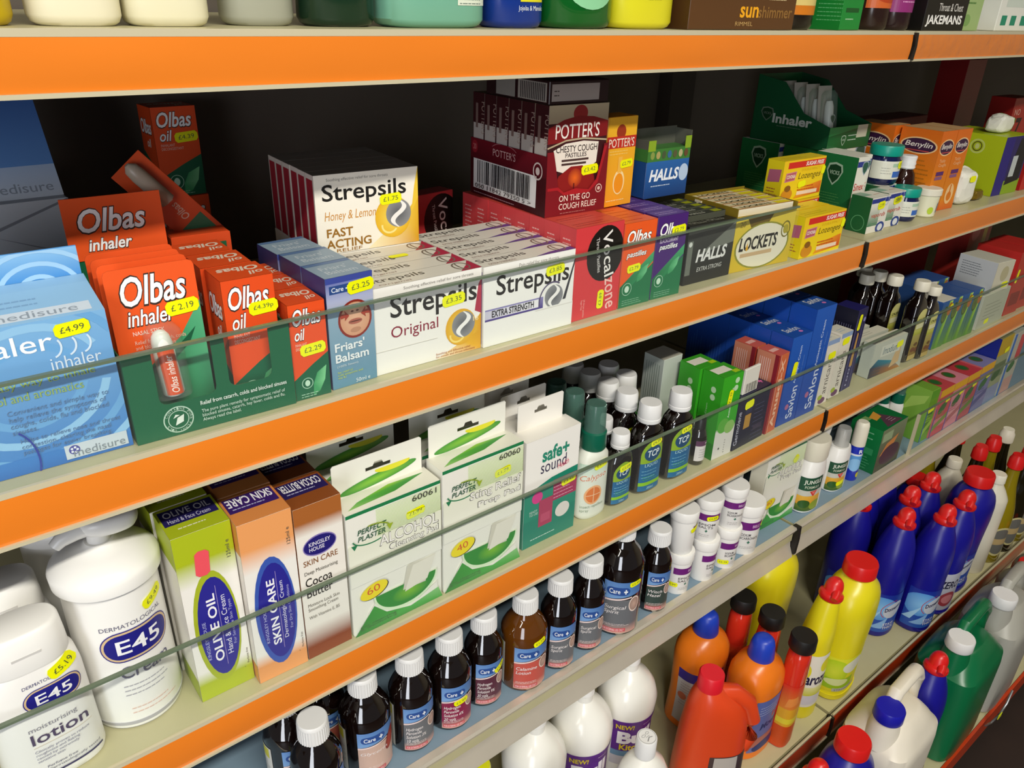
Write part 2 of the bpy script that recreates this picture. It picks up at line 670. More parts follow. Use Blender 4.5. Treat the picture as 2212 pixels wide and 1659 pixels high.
def carton(name, label, xl, y, z, w, d, h, col='f4f1ea', yaw=0, front=None, left=None, top=None, group=None, cat='box', seam=True, rough=0.38, right=None, rx=0, ry=0, bev=0.7):
    t = place_root(name, label, cat, xl, y, z + .0003, w, yaw, group, rx=rx, ry=ry)
    box_obj('carton', -w / 2, w / 2, 0, d, 0, h, solid(col, rough), t, bevel=bev, scale=.001)
    for nm, fn, W, H, pl in (('front_print', front, w, h, on_front(w)), ('side_print', left, d, h, on_left(w, d)),
                             ('top_print', top, w, d, on_top(w, h)), ('side_print', right, d, h, on_right(w))):
        if fn:
            a = Art(W, H)
            fn(a)
            a.build(nm, t, pl)
    if seam:
        # tuck flap of the lid
        multi_box('lid_flap', [(-w / 2 + .8, w / 2 - .8, d * .02, d * .92, h, h + .28)], solid(col, rough), t, scale=.001) if not top else None
    return t


def dup(root, label, dx=0, dy=0, dz=0, yaw=0, skip=()):
    r = root.copy()
    COL.objects.link(r)
    r.location = root.location + Vector((dx * .001, dy * .001, dz * .001))
    r.rotation_euler[2] += math.radians(yaw)
    tag(r, label, root['category'])
    for ch in list(root.children):
        if ch.name.split('.')[0] in skip:
            continue
        c = ch.copy()
        COL.objects.link(c)
        c.parent = r
        for g in ch.children:
            q = g.copy()
            COL.objects.link(q)
            q.parent = c
    return r


def row(root, n, dy, fmt, words, dx=0, skip=('price_sticker',), jit=0.6):
    root_g = root.get('group')
    out = [root]
    g = random.Random(hash(fmt) % 1000 if False else len(fmt))
    for i in range(1, n):
        o = dup(root, fmt % words[i - 1], dx * i + g.uniform(-jit, jit), dy * i, 0, g.uniform(-jit, jit), skip)
        if root_g:
            o['group'] = root_g
        out.append(o)
    return out


def sticker(t, place, cx, cy, s='£2.19', w=20, h=8.6, rot=0, col='f2f400', step=None):
    """a price sticker as a part of its own"""
    a = Art(1, 1)
    a.layer = 14
    a.price(cx, cy, s, w, h, rot, col)
    o = a.build('price_sticker', t, place, step=step, clip=False)
    o['label'] = 'fluorescent price sticker'
    return o


def bottle(name, label, x, y, z, secs, m, yaw=0, seg=36, sub=1, cat='bottle', group=None, part='bottle_body', rx=0, ry=0):
    t = thing(name, label, cat, (x * .001, y * .001, z + .0003), yaw, group, rx=rx, ry=ry)
    loft(part, secs, m, t, seg=seg, sub=sub)
    return t


def label_on(t, name, secs, w, v0, h, draw, ang=-90, sub=1, step=3.0, step_v=5.0):
    a = Art(w, h)
    draw(a)
    pl = wrap(secs, ang, v0 + h / 2, sub, w)
    return a.build(name, t, lambda u, v, l: pl(u, v + v0, l), step=step, step_v=step_v), (lambda u, v, l: pl(u, v + v0, l))


W_ = mat('white_plastic', 'f3f1ec', 0.32)
WC = mat('white_cap_plastic', 'e9e8e6', 0.4)
IV = mat('ivory_plastic', 'e6e0cc', 0.4)
DARK = mat('dark_bottle_glass', '100705', 0.04, coat=1.0, spec=0.8)
AMBER = mat('amber_glass', '5c3208', 0.05, coat=0.9)
REDCAP = mat('red_cap_plastic', 'd81e1c', 0.32)
BLUEB = mat('deep_blue_plastic', '17148a', 0.34)
# ------------------------------------------------------------------ top shelf (only the lower ends are in view)
def s1_bottle(name, label, x, y, rx, ry, h, col, n=2.6, rough=.35, clear=0, neck=True, art=None, cap='e8e8e8', m=None):
    secs = [(0, rx * .82, ry * .82, n), (2, rx * .93, ry * .93, n), (6, rx, ry, n), (h * .72, rx, ry, n), (h * .82, rx * .8, ry * .8, n), (h * .88, rx * .42, ry * .5, 2), (h * .92, rx * .4, ry * .48, 2)]
    t = bottle(name, label, x, y, Z1, secs, m or mat('plastic_' + col, col, rough, clear=clear))
    loft('cap', [(h * .9, rx * .45, ry * .55, 2), (h, rx * .45, ry * .55, 2)], solid(cap), t)
    if art:
        label_on(t, 'printed_label', secs, *art)
    return t


s1_bottle('shampoo_bottle', 'mustard yellow bottle at the left end of the top shelf', 69, 62, 24, 20, 165, 'c7ab0c')
s1_bottle('lotion_bottle', 'wide cream white bottle beside the mustard bottle on the top shelf', 128, 64, 27, 20, 170, 'efe9cf', n=3,
          art=(40, 17, 8, lambda a: a.lines(2, 4, 34, 2, 3, '6a6a70', .8)))
s1_bottle('lotion_bottle', 'second cream white bottle on the top shelf, squarer at the base', 184, 64, 27, 20, 165, 'ece6c8', n=3.4,
          art=(60, 30, 2, lambda a: a.rect(0, 0, 60, .8, 'c9c2a4')))
s1_bottle('shampoo_bottle', 'pale grey frosted bottle standing back on the top shelf', 256, 82, 27, 20, 175, 'a9aa9a', n=2.4, rough=.3)
s1_bottle('shower_gel_bottle', 'very dark green bottle on the top shelf', 317, 74, 30, 22, 175, '12301f', n=2.6, rough=.15)
s1_bottle('mouthwash_bottle', 'wide turquoise bottle on the top shelf', 398, 66, 48, 26, 180, '79b49c', n=3.4, rough=.25,
          art=(100, 11, 30, lambda a: (a.rect(62, 6, 38, 24, 'dfe6d4'), a.lines(64, 10, 30, 2, 3, '7a8a80', .8), a.lines(6, 18, 50, 1, 4, '2f6e58', 5))))
s1_bottle('mouthwash_bottle', 'royal blue bottle with a yellow label corner on the top shelf', 483, 64, 30, 22, 170, '14348a', n=2.8, rough=.25,
          art=(46, 10, 28, lambda a: (a.rect(18, 11, 28, 17, 'e0d422'), a.txt('Jojoba & Manuka', 16, 3, 30, 5, 'e6ecf4'))))
s1_bottle('mouthwash_bottle', 'clear green bottle with a mint label on the top shelf', 558, 62, 42, 26, 180, '0f5c22', n=2.4, rough=.1,
          art=(70, 8, 30, lambda a: (a.ell(36, 34, 33, 26, '8fd0a0'), a.txt('250ml e', 26, 18, 22, 6, '234c34'))))
s1_bottle('shower_gel_bottle', 'bright yellow bottle on the top shelf', 643, 62, 42, 26, 175, 'e4dc28', n=2.8,
          art=(40, 12, 24, lambda a: a.txt('250ml', 12, 14, 18, 5, '77701a')))
s1_bottle('deodorant_bottle', 'plain grey bottle behind the yellow one on the top shelf', 692, 92, 25, 20, 165, 'a59c8c')
c = carton('tanning_lotion_carton', 'brown tanning carton lying long side out on the top shelf', 690, 30, Z1, 182, 45, 110, '5b3a1c', yaw=-1,
           front=lambda a: (a.rect(62, 34, 134, 60, '8a6a3a', '4a2c12'), a.lines(130, 30, 40, 1, 3, 'd8c090', 1), a.txt('sun', 82, 12, 32, 11, 'f0a81c', .02),
                            a.txt('shimmer', 114, 12, 62, 12, '8c6430', .015), a.txt('RIMMEL', 76, 4, 30, 4, 'c09a60')),
           left=lambda a: a.rect(0, 0, 50, 120, '4c2f16'), cat='box')
s1_bottle('gel_jar', 'jar with a dark base and cream and orange label on the top shelf', 912, 58, 30, 24, 120, '1e1612', n=2, rough=.2,
          art=(80, 16, 90, lambda a: (a.rect(0, 0, 80, 10, 'd0781a'), a.rect(0, 10, 80, 80, 'dcc476'))))
carton('green_carton', 'bright green carton turned corner-on on the top shelf', 977, 30, Z1, 54, 40, 120, '0f8a34', yaw=4,
       front=lambda a: (a.rect(8, 66, 36, 10, 'bfe3c0'), a.rect(10, 20, 34, 5, '08551e'), a.lines(12, 12, 26, 1, 2, 'bfe3c0', 1)),
       left=lambda a: (a.fill('0c7a2c'), a.lines(8, 60, 40, 12, 4.5, '5fae70', 1)))
s1_bottle('gel_jar', 'jar with an orange label band on the top shelf', 1098, 58, 24, 22, 120, '2c1a16', n=2, rough=.2,
          art=(66, 26, 80, lambda a: (a.fill('d0642c'), a.ell(33, 14, 22, 8, 'b8431c'))))
s1_bottle('gel_jar', 'jar with a purple label band on the top shelf', 1146, 52, 24, 22, 120, '2c1a1c', n=2, rough=.2,
          art=(64, 22, 80, lambda a: (a.fill('8f2d72'), a.lines(16, 30, 34, 4, 6, 'd99ac4', 1.4))))
carton('lozenge_bag_carton', 'black carton with white lettering on the top shelf', 1178, 24, Z1, 116, 40, 110, '14110f', yaw=-2,
       front=lambda a: (a.txt('Throat & Chest', 34, 25, 68, 10, 'e8e4dc'), a.txt('JAKEMANS', 6, 5, 100, 15, 'f4f2ee', .03)))
carton('pastille_carton', 'pale green carton beside the black one on the top shelf', 1298, 28, Z1, 56, 40, 110, '9fb878', yaw=-3,
       front=lambda a: (a.lines(6, 60, 30, 5, 6, '4f7c3a', 2), a.ell(18, 14, 10, 8, '7da25a')))
carton('plaster_carton', 'white and green carton at the right end of the top shelf', 1418, 26, Z1, 132, 60, 120, 'e8e8de', yaw=-2,
       front=lambda a: (a.rect(20, 34, 80, 18, 'cfd8cc'), a.rect(14, 8, 18, 14, '1c8a6a'), a.rect(46, 8, 18, 14, '1c8a6a'), a.rect(82, 8, 18, 14, '1c8a6a'), a.rect(10, 56, 100, 8, 'd08a50')),
       left=lambda a: a.poly([(0, 20), (60, 60), (60, 100), (0, 60)], '1f9a78'))
# ------------------------------------------------------------------ second shelf
OR, GRN = 'ee5a22', '0c6a3f'
NTH = ['second', 'third', 'fourth', 'fifth', 'sixth', 'seventh', 'eighth', 'ninth', 'tenth']


def outlined(a, s, x, y, w, h, shear=.25, col='ffffff', edge='3a2c26', bold=.018, rot=0):
    a.txt(s, x - w * .018, y - h * .07, w * 1.04, h * 1.12, edge, bold + .025, shear, rot)
    a.txt(s, x, y, w, h, col, bold, shear, rot)


def leaf(a, x, y, w, h, c1='3f9a62', c2='7fce92'):
    a.poly([(x, y), (x + w * .45, y + h * .12), (x + w * .85, y + h * .5), (x + w, y + h), (x + w * .35, y + h * .8), (x + w * .05, y + h * .42)], c1,
           [c1, c1, c2, c2, c1, c1])


# --- blue steam inhaler carton with its raised lid
def medi_front(a):
    a.fill('3f7ec4', '7fb4e0')
    for k in range(5):
        a.ring(96, 62, 36 + k * 15, 30 + k * 13, 5.5, ('6ea8da', '93c4e8')[k % 2], rot=20, a0=10, a1=330)
    a.rect(0, 0, 150, 12, '2f6cb8', '3f7ec4')
    a.txt('inhaler', 54, 86, 61, 13, 'f2f7fb', .004)
    for k in range(3):
        a.ring(113 + k * 9, 87, 7, 8, 1.3, 'd5e6f4', a0=-75, a1=40, n=10)
    a.txt('inhaler', 111, 71, 31, 9, 'd5e6f4')
    a.txt('the easy way to inhale', 60, 62, 76, 6.5, 'a8c25a')
    a.txt('menthol and aromatics', 55, 54, 72, 6, '98b25a')
    a.txt('Convenient and simple way to\nhelp relieve the symptoms of\ncoughs, colds, flu and blocked\nsinuses.', 79, 31, 62, 18, '5e7fa6')
    a.txt('Helps to relieve nose and throat\ncongestion, clearing the nasal\npassages for easier breathing.', 82, 14, 63, 13, '5e7fa6')
    a.rect(106, 2.5, 41, 11, 'c4cfd8')
    a.ell(112, 9, 3.6, 3.6, '4a4c9a')
    for k in range(5):
        t = k * 72
        a.ell(112 + 1.9 * math.cos(math.radians(t)), 9 + 1.9 * math.sin(math.radians(t)), .9, .9, 'dfe4f0', n=10)
    a.txt('medisure', 111, 3.6, 34, 6, '7f8a94')
    a.ring(74, 10, 17, 26, 1.2, '2e3f9a', a0=-85, a1=60)


t = carton('inhaler_carton', 'large pale blue steam inhaler carton with swirls and an open lid', -49, 21, Z2, 150, 62, 107, '6aa3d6', yaw=-1, front=medi_front, seam=False)
V = [(-75, 0, 107.2), (75, 0, 107.2), (73, 30, 119), (-75, 30, 119), (73, 40, 121.5), (-75, 40, 121.5), (73, 41, 121.5), (-75, 41, 121.5), (75, 0, 106), (-75, 0, 106), (73, 41, 106), (-75, 41, 106)]
mesh_obj('lid_slope', V, [(0, 1, 2, 3), (3, 2, 4, 5), (5, 4, 10, 11), (0, 3, 5, 11, 9), (1, 8, 10, 4, 2), (0, 9, 8, 1)], solid('8cb8dc'), t, scale=.001)
a = Art(140, 30)
a.rect(60, 2, 76, 9, 'c6d2de').ell(68, 6.5, 3.2, 3.2, '6a78a8').txt('medisure', 76, 3.2, 52, 6.5, '8b97a4').lines(20, 16, 110, 1, 4, '7aa2c8', 1.2).lines(20, 21, 110, 1, 4, '7aa2c8', 1.2)
a.build('lid_print', t, lambda u, v, l: (u - 68, v * .93 + .5, 107.3 + v * .365 + l))
hd = box_obj('lid_header', -75, 72, 40.5, 41.2, 121, 142, solid('5a9ad6'), t, scale=.001)
a = Art(147, 20)
a.rect(0, 0, 147, 20, '4a90d2', '8cc0ea')
for k in range(4):
    a.ring(120, -8, 14 + k * 12, 12 + k * 9, 3.2, 'a3cdee')
a.build('header_print', t, lambda u, v, l: (u - 75, 40.4 - l, v + 121.5))
sticker(t, on_front(150), 128, 98, '£4.99', 22, 10, 4)

# second inhaler carton lying behind, lid end up
t = carton('inhaler_carton', 'steam inhaler carton lying at the back with grey folded end flap', 2, 205, Z2, 124, 130, 52, 'a9aeb6', yaw=2, seam=False,
           front=lambda a: (a.fill('9aa0a8', 'b4b9c0'), a.poly([(0, 10), (60, 30), (124, 52), (124, 50), (62, 28), (0, 8)], '787c84'), a.poly([(60, 28), (124, 0), (124, 2)], '787c84')))
# stands on the carton in front of it: raise it on its own inner tray
t.location.z = Z2 + .0905
bx = carton('inhaler_carton', 'lower blue steam inhaler carton underneath the lying one', 0, 204, Z2, 128, 132, 90, '7a9cc6', yaw=2, seam=False)
a = Art(124, 120)
a.rect(0, 0, 124, 34, 'c0c8d2', 'a8bcd8').rect(0, 34, 124, 86, '5f8cc8', '3c62a8').txt('medisure', 68, 6, 50, 10, '8a93a0').ell(60, 12, 4, 4, '3c4a9a')
for k in range(5):
    a.lines(6, 44 + k * 9, 100, 1, 3, '4a74b4', 1.4)
tilt = math.radians(62)
M_med = box_obj('raised_lid', -62, 62, 0, 1, 0, 100, solid('6f9ace'), t, scale=.001)
M_med.location = (0, .012, .052)
M_med.rotation_euler = (math.radians(-28), 0, 0)
a.build('lid_print', t, lambda u, v, l: (u - 62, 12 - l * .88 + v * .8 * math.sin(math.radians(28)), 52 + l * .47 + v * .8 * math.cos(math.radians(28))))

# --- green counter tray with blister cards and oil cartons
TX, TY, TW, TD = 103, 14, 123, 130
t = place_root('display_tray', 'dark green cardboard counter tray with orange header and round cut-outs', 'tray', TX, TY, Z2 + .0003, TW, -2)


def tray_front():
    # outline with two U shaped cut-outs (front board 72 high)
    def U(x0, x1, zb, zt):
        r = 6
        L = [(x0, zt)]
        L += [(x0 + r - r * math.cos(math.radians(q)), zb + r - r * math.sin(math.radians(q))) for q in range(0, 91, 30)]
        L += [(x1 - r + r * math.sin(math.radians(q)), zb + r - r * math.cos(math.radians(q))) for q in range(0, 91, 30)]
        return L + [(x1, zt)]
    top = [(0, 70)] + U(20, 62, 27, 70) + U(72, 106, 29, 70) + [(123, 72)]
    poly = [(0, 0)] + top + [(123, 0)]
    V = [(p[0] - TW / 2, 0, p[1]) for p in poly] + [(p[0] - TW / 2, .8, p[1]) for p in poly]
    n = len(poly)
    tr = tessellate_polygon([[Vector((p[0], p[1], 0)) for p in poly]])
    F = [tuple(q) for q in tr] + [tuple(n + i for i in reversed(q)) for q in tr] + [(i, (i + 1) % n, n + (i + 1) % n, n + i) for i in range(n)]
    mesh_obj('tray_front', V, F, solid('0b5f3c'), t, scale=.001)


tray_front()
multi_box('tray_walls', [(-TW / 2, -TW / 2 + .8, .8, TD, 0, 70), (TW / 2 - .8, TW / 2, .8, TD, 0, 70), (-TW / 2, TW / 2, TD, TD + .8, 0, 105), (-TW / 2, TW / 2, .8, TD, 0, .8)], solid('0b5f3c'), t, scale=.001)
box_obj('header_card', -TW / 2, 12, TD - .6, TD + .6, 105, 155, solid(OR), t, scale=.001)
a = Art(74, 50)
a.fill(OR)
outlined(a, 'Olbas', 10, 22, 50, 19)
outlined(a, 'inhaler', 14, 7, 33, 10, bold=.02)
a.build('header_print', t, lambda u, v, l: (u - TW / 2, TD - .7 - l, v + 105))
a = Art(TW, 30)
a.ring(31, 13, 11, 11, .9, 'b9d2bf').ring(31, 13, 7.6, 7.6, .6, 'b9d2bf')
for i, ch in enumerate('CONTAINS PURE PLANT OILS'):
    th = math.radians(160 - i * 13.5)
    a.txt(ch, 31 + 8.1 * math.cos(th), 13 + 8.1 * math.sin(th), 1.5, 2.0, 'b9d2bf', rot=math.degrees(th) - 90) if ch != ' ' else None
a.poly([(28, 9), (34, 11), (35, 17), (30, 15)], 'dfe9dd').poly([(27, 15), (32, 17), (29, 18)], 'dfe9dd')
a.txt('Relief from catarrh, colds and blocked sinuses', 48, 20, 68, 4, 'e6efe6', .01)
a.txt('The pure plant remedy for symptomatic relief of\nblocked sinuses, catarrh, hay fever, colds and flu.\nAlways read the label.', 48, 6, 66, 11, 'cfe0d2')
a.build('front_print', t, on_front(TW))


def olbas_card(label, dy, first):
    c = place_root('blister_card', label, 'blister pack', TX + 3, TY + 19 + dy, Z2 + .0013, 64, -2, 'nasal stick cards in the green tray', rx=-3)
    w, h = 62, 125
    pts = [(0, 0), (w, 0), (w, h - 4), (w - 1.2, h - 1.2), (w - 4, h), (4, h), (1.2, h - 1.2), (0, h - 4)]
    V = [(p[0] - w / 2, y, p[1]) for y in (0, .7) for p in pts]
    n = len(pts)
    mesh_obj('card', V, [tuple(range(n)), tuple(reversed(range(n, 2 * n)))] + [(i, (i + 1) % n, n + (i + 1) % n, n + i) for i in range(n)], solid(OR), c, scale=.001)
    a = Art(w, h)
    a.poly([(0, 50), (20, 50), (44, 68), (62, 94), (62, 0), (0, 0)], '2f8a5a', ['1a6e46', '1a6e46', '3f9a6a', '5cb584', '2f8a5a', '0f5c3a'])
    a.poly([(34, 48), (40, 60), (56, 74), (50, 62)], '1c5a3c')
    outlined(a, 'Olbas', 9, 97, 45, 22)
    outlined(a, 'inhaler', 10, 82, 33, 12, bold=.012)
    a.txt('NASAL STICK', 12, 75, 22, 3.2, 'f6d5c4', .01).txt('Relief from catarrh, colds\nand blocked sinuses', 12, 64, 36, 7, 'f3c0a8')
    a.build('card_print', c, on_front(w))
    if first:
        # white nasal stick under a clear bubble
        s = loft('nasal_stick', [(0, 7, 7), (1.5, 8, 8), (34, 7.6, 7.6), (42, 7.3, 7.3), (47, 6.2, 6.2), (50, 4, 4), (51.4, 1.2, 1.2)], W_, c, loc=(0, -6, 27), rot=Matrix.Rotation(math.radians(-3), 3, 'Y'))
        a = Art(13, 36)
        a.fill('d8552c').txt('Olbas inhaler', 9.5, 2, 30, 5.5, 'f6e6dc', .01, .2, rot=90)
        a.build('stick_label', s, lambda u, v, l: (0 + (8.2 + l) * math.sin((u - 6.5) / 8.2) - (v + 2) * .05, -6 - (8.2 + l) * math.cos((u - 6.5) / 8.2), v + 28.5), step=2)
        sticker(c, on_front(w), 49, 91, '£ 2.19', 24, 11, 4)
        bub = loft('blister_bubble', [(6, 13, 11, 3), (8, 14, 12, 3), (58, 13, 11.5, 3), (63, 9, 8, 2.5), (64, 5, 5)], mat('clear_blister', 'eaf2ec', .08, clear=.92), c, loc=(0, -1, 18), seg=28)
    return c


olbas_card('front nasal stick card with white stick, priced 2.19', 0, True)
for i in range(3):
    olbas_card('%s nasal stick card in the green tray, only its top edge showing' % NTH[i], (i + 1) * 16, False)


def olbas_oil(w, h):
    def front(a):
        a.fill('0f6040')
        a.poly([(0, h), (w, h), (w, h * .46), (w * .55, h * .36), (0, h * .22)], 'e8501e')
        leaf(a, w * .5, h * .02, w * .42, h * .3)
        outlined(a, 'Olbas', w * .1, h * .78, w * .78, h * .165)
        outlined(a, 'oil', w * .12, h * .63, w * .28, h * .12, bold=.012)
        a.txt('INHALANT\nDECONGESTANT', w * .12, h * .53, w * .5, h * .07, 'f3cbb6')
        a.ring(w * .35, h * .17, w * .16, w * .16, .7, '9fc9ae').ell(w * .35, h * .17, w * .07, w * .09, 'bfe0c8')
        a.lines(w * .15, h * .05, w * .6, 2, 2.2, '9fc9ae', .7)
    def left(a):
        a.fill('0f6040')
        a.poly([(0, h), (a.w, h), (a.w, h * .3), (a.w * .4, h * .4), (0, h * .5)], 'dd4c1e')
        outlined(a, 'Olbas', a.w * .08, h * .7, a.w * .8, h * .16)
        a.txt('oil', a.w * .4, h * .55, a.w * .3, h * .1, 'f3e6da', .02, .25)
    def top(a):
        a.fill('dc5020')
        a.txt('Olbas', a.w * .92, a.h * .78, a.w * .8, a.h * .3, 'e8d6c0', .03, .2, rot=180)
        a.txt('oil', a.w * .92, a.h * .4, a.w * .3, a.h * .24, 'e8d6c0', .02, .2, rot=180)
    return dict(front=front, left=left, top=top)


b = carton('oil_carton', 'front tall orange and green oil carton in the tray, priced 4.39', 181, 20, Z2 + .0012, 40, 36, 109, 'e8501e', yaw=-2, group='oil cartons in the green tray', **olbas_oil(40, 109))
sticker(b, on_front(40), 30, 84, '£4.39p', 23, 10.5, 3)
row(b, 3, 38, '%s tall orange oil carton from the front in the green tray', NTH, dx=-1.5)
b = carton('oil_carton', 'front small orange and green oil carton priced 2.29', 227, 12, Z2, 31, 36, 84, 'e8501e', yaw=-2, group='small oil cartons beside the tray', **olbas_oil(31, 84))
sticker(b, on_front(31), 18, 44, '£2.29', 22, 10, 4)
row(b, 3, 38, '%s small orange oil carton from the front of its row', NTH, dx=1)
# tall oil carton at the back, and a card leaning on it
b = carton('oil_carton', 'tall orange oil carton standing at the dark back with yellow sticker', 234, 322, Z2 + .1057, 45, 36, 90, 'c83a18', yaw=3, **olbas_oil(45, 90))
sticker(b, on_front(45), 32, 60, '£4.39', 24, 10, 4)
carton('oil_carton', 'orange oil carton at the back underneath the tall one', 233, 320, Z2, 47, 40, 105, 'c83a18', yaw=3, **olbas_oil(47, 105))
c = thing('blister_card', 'tilted orange nasal stick card leaning at the back', 'blister pack', (.222, .165, Z2 + .106), -2, ry=-40)
box_obj('card', -16, 16, 0, .8, -8, 88, solid('cc4a1c'), c, scale=.001, bevel=.3)
loft('nasal_stick', [(0, 7, 7), (30, 7, 7), (38, 6, 6), (42, 2, 2)], mat('grey_stick', 'a89a88', .4), c, loc=(0, -6, 46))
a = Art(32, 96)
a.rect(4, 4, 24, 22, '2c6a4a').txt('Olbas inhaler', 20, 30, 40, 7, 'd8b8a4', .01, .2, rot=90)
a.build('card_print', c, lambda u, v, l: (u - 16, -l, v - 8))
carton('oil_carton', 'orange and green carton lying behind the tray header', 186, 146, Z2 + .0003, 50, 30, 112, 'd84c1e', yaw=-3,
       front=lambda a: (a.fill('d84c1e'), a.poly([(50, 0), (50, 70), (32, 46), (30, 0)], '3a7a5a')))


# --- steam balsam cartons
def friars(a):
    a.fill('5f8fa8', '9fb6c8')
    a.rect(0, 74, 44, 26, 'b8bed8', '4a5aa8')
    a.rect(0, 94, 44, 6, '3c4a9a')
    a.rect(3, 85, 22, 7, '2c4a86').txt('Care', 5, 86.5, 11, 4, 'e8eef4', .01).txt('+', 18, 86, 4, 4.5, 'e8eef4', .03)
    a.ell(25, 60, 16, 17, '8c2a1e').ell(25, 60, 14, 15, 'd49a78', col2='e4b494')
    a.poly([(20, 74), (30, 74), (29, 67.5), (25, 65.5), (21, 67.5)], 'e2b090').ell(22.6, 67.2, 1.4, .8, '6a3428').ell(27.4, 67.2, 1.4, .8, '6a3428').ell(25, 58, 6.6, 2.5, 'b06452').ell(25, 58.1, 6, .5, '5a261c').ell(25, 50.5, 5, 2.2, 'c08a6c')
    a.poly([(19.5, 64), (15, 69), (15.5, 66), (11.5, 66.5), (11.5, 62.5), (15.5, 63), (15, 60)], 'a83a28').poly([(30.5, 64), (35, 69), (34.5, 66), (38.5, 66.5), (38.5, 62.5), (34.5, 63), (35, 60)], 'a83a28')
    a.txt("Friars'\nBalsam", 4, 24, 32, 18, 'eef2f2', .02)
    a.txt('(100% Steam)', 5, 19, 20, 2.5, 'd8e2e6').txt('for relief of\ncold symptoms and\nthe flu', 5, 9, 24, 7, 'c8d840')
    a.txt('50ml e', 22, 2, 14, 3.5, 'e8f0f2')


b = carton('balsam_carton', 'front grey-blue balsam carton with a nose and mouth picture', 261, 13, Z2, 43.5, 40, 99, '7a9ab4', yaw=2, front=friars,
           left=lambda a: (a.fill('33427e', '2c3a74'), a.ring(22, 50, 14, 16, 1.2, '6a76a8')),
           top=lambda a: (a.fill('8ea4b4'), a.txt("Friars'\nBalsam", 8, 8, 28, 20, 'c8d2d8'), a.rect(0, 34, 43, 6, '5a78a0')), group='balsam cartons')
sticker(b, on_front(44), 32, 88, '£3.25', 25, 11, 4)
row(b, 3, 41, '%s grey-blue balsam carton from the front of its row', NTH, dx=-2)


# --- lozenge cartons, white
def strep_s(a, cx, cy, r, dark='55585c', light='f4f2ee', ring=None):
    """round S emblem"""
    if ring:
        a.ell(cx, cy, r * 1.12, r * 1.12, ring)
    a.ell(cx, cy, r, r, '8e8f92', col2='55585c')
    pts = []
    for k in range(19):
        t = k / 18
        pts.append((cx + r * .46 * math.sin(2 * PI * t) * (1.0), cy + r * (1.0 - 2 * t)))
    up = [(p[0] + r * .3 * (1 - abs(2 * i / 18 - 1) * .8), p[1]) for i, p in enumerate(pts)]
    lo = [(p[0] - r * .3 * (1 - abs(2 * i / 18 - 1) * .8), p[1]) for i, p in enumerate(pts)]
    a.poly(lo + up[::-1], light)


def strep_orig(a):
    a.fill('f2efe8')
    a.poly([(92, 0), (114, 0), (114, 38), (100, 22)], 'e8a818', ['f4e2a0', 'd89410', 'd89410', 'f0c840'])
    a.poly([(62, 0), (92, 12), (114, 20), (114, 0)], 'e0b040', ['f6ecd4', 'e8b428', 'd89c18', 'e4a820'])
    a.poly([(106, 40), (110, 66), (114, 72), (114, 36)], 'b03048')
    a.txt('Soothing effective relief for sore throats', 30, 74.5, 74, 3.6, '8a8580')
    a.txt('Strepsils', 16, 45, 92, 26, '24211f', .012)
    a.txt('Original', 16, 29, 49, 14, '8c2038')
    a.ell(90, 27, 17, 18, 'e2a81c', col2='f2d45c')
    strep_s(a, 93, 29, 13)
    a.ring(86, 20, 9, 8, 2, 'f8dc78', a0=170, a1=330)
    a.txt('16', 104, 30, 6, 4.5, 'f8e4a8')
    a.txt('Soothing and Effective relief\nfor mouth and throat infections', 62, 1.5, 44, 5, 'b0622c')
    a.rect(0, 22, 64, .3, 'd6d0c4')


def strep_top(band, ring):
    def f(a):
        w, d = a.w, a.h
        a.fill('ddd8cb')
        a.txt('Strepsils', w * .03, d * .35, w * .5, d * .5, '4a4540', .01)
        a.txt('Original' if ring else 'EXTRA STRENGTH', w * .08, d * .1, w * .28, d * .16, '8c6a60')
        a.poly([(w * .55, 0), (w, 0), (w, d * .35), (w * .72, d * .2)], band) if not ring else a.poly([(w * .8, 0), (w, 0), (w, d), (w * .92, d * .5)], band)
        a.ring(w * .87, d * .5, w * .075, d * .42, 1.6, '7a6c60')
        a.ring(w * .87, d * .5, w * .03, d * .42, 1.4, '7a6c60', a0=90, a1=270)
    return f


side_red = lambda a: (a.fill('ece8e0'), a.rect(2, 3, a.w - 4, a.h * .9, 'a82038'))
b = carton('lozenge_carton', 'front white lozenge carton with burgundy lettering and yellow swirl', 305, 16, Z2, 113.5, 25, 81, 'f2efe8', yaw=-1, front=strep_orig, top=strep_top('b03048', True),
           left=side_red, group='honey-coloured swirl lozenge cartons')
sticker(b, on_front(113.5), 82, 56, '£3.35', 25, 11, 4)
R1 = row(b, 4, 25.6, '%s white lozenge carton behind the one with burgundy lettering', NTH)
sticker(R1[2], on_top(113.5, 81), 66, 18, '', 20, 8, 0)


def strep_x(a):
    a.fill('f2f0ea')
    a.txt('Pain relief for sore throats', 42, 74, 50, 3.8, '8a8580')
    a.txt('Strepsils', 15, 44, 92, 26, '24211f', .012)
    a.poly([(100, 30), (104, 30), (114, 66), (114, 72)], '3a3a40')
    a.rect(2, 26, 72, 12, '4a3a86', '8c86b8')
    a.rect(2, 28, 66, 8.5, 'c9c6d6', 'f0eef0', True)
    a.txt('EXTRA STRENGTH', 10, 29, 52, 7, '2a2630', .03)
    strep_s(a, 88, 36, 12)
    a.ring(86, 32, 18, 20, 1.6, '5a5070', a0=60, a1=190)
    a.rect(0, 0, 114, 26, 'f2f0ea').rect(64, 24, 50, 1, 'dcd8d0')


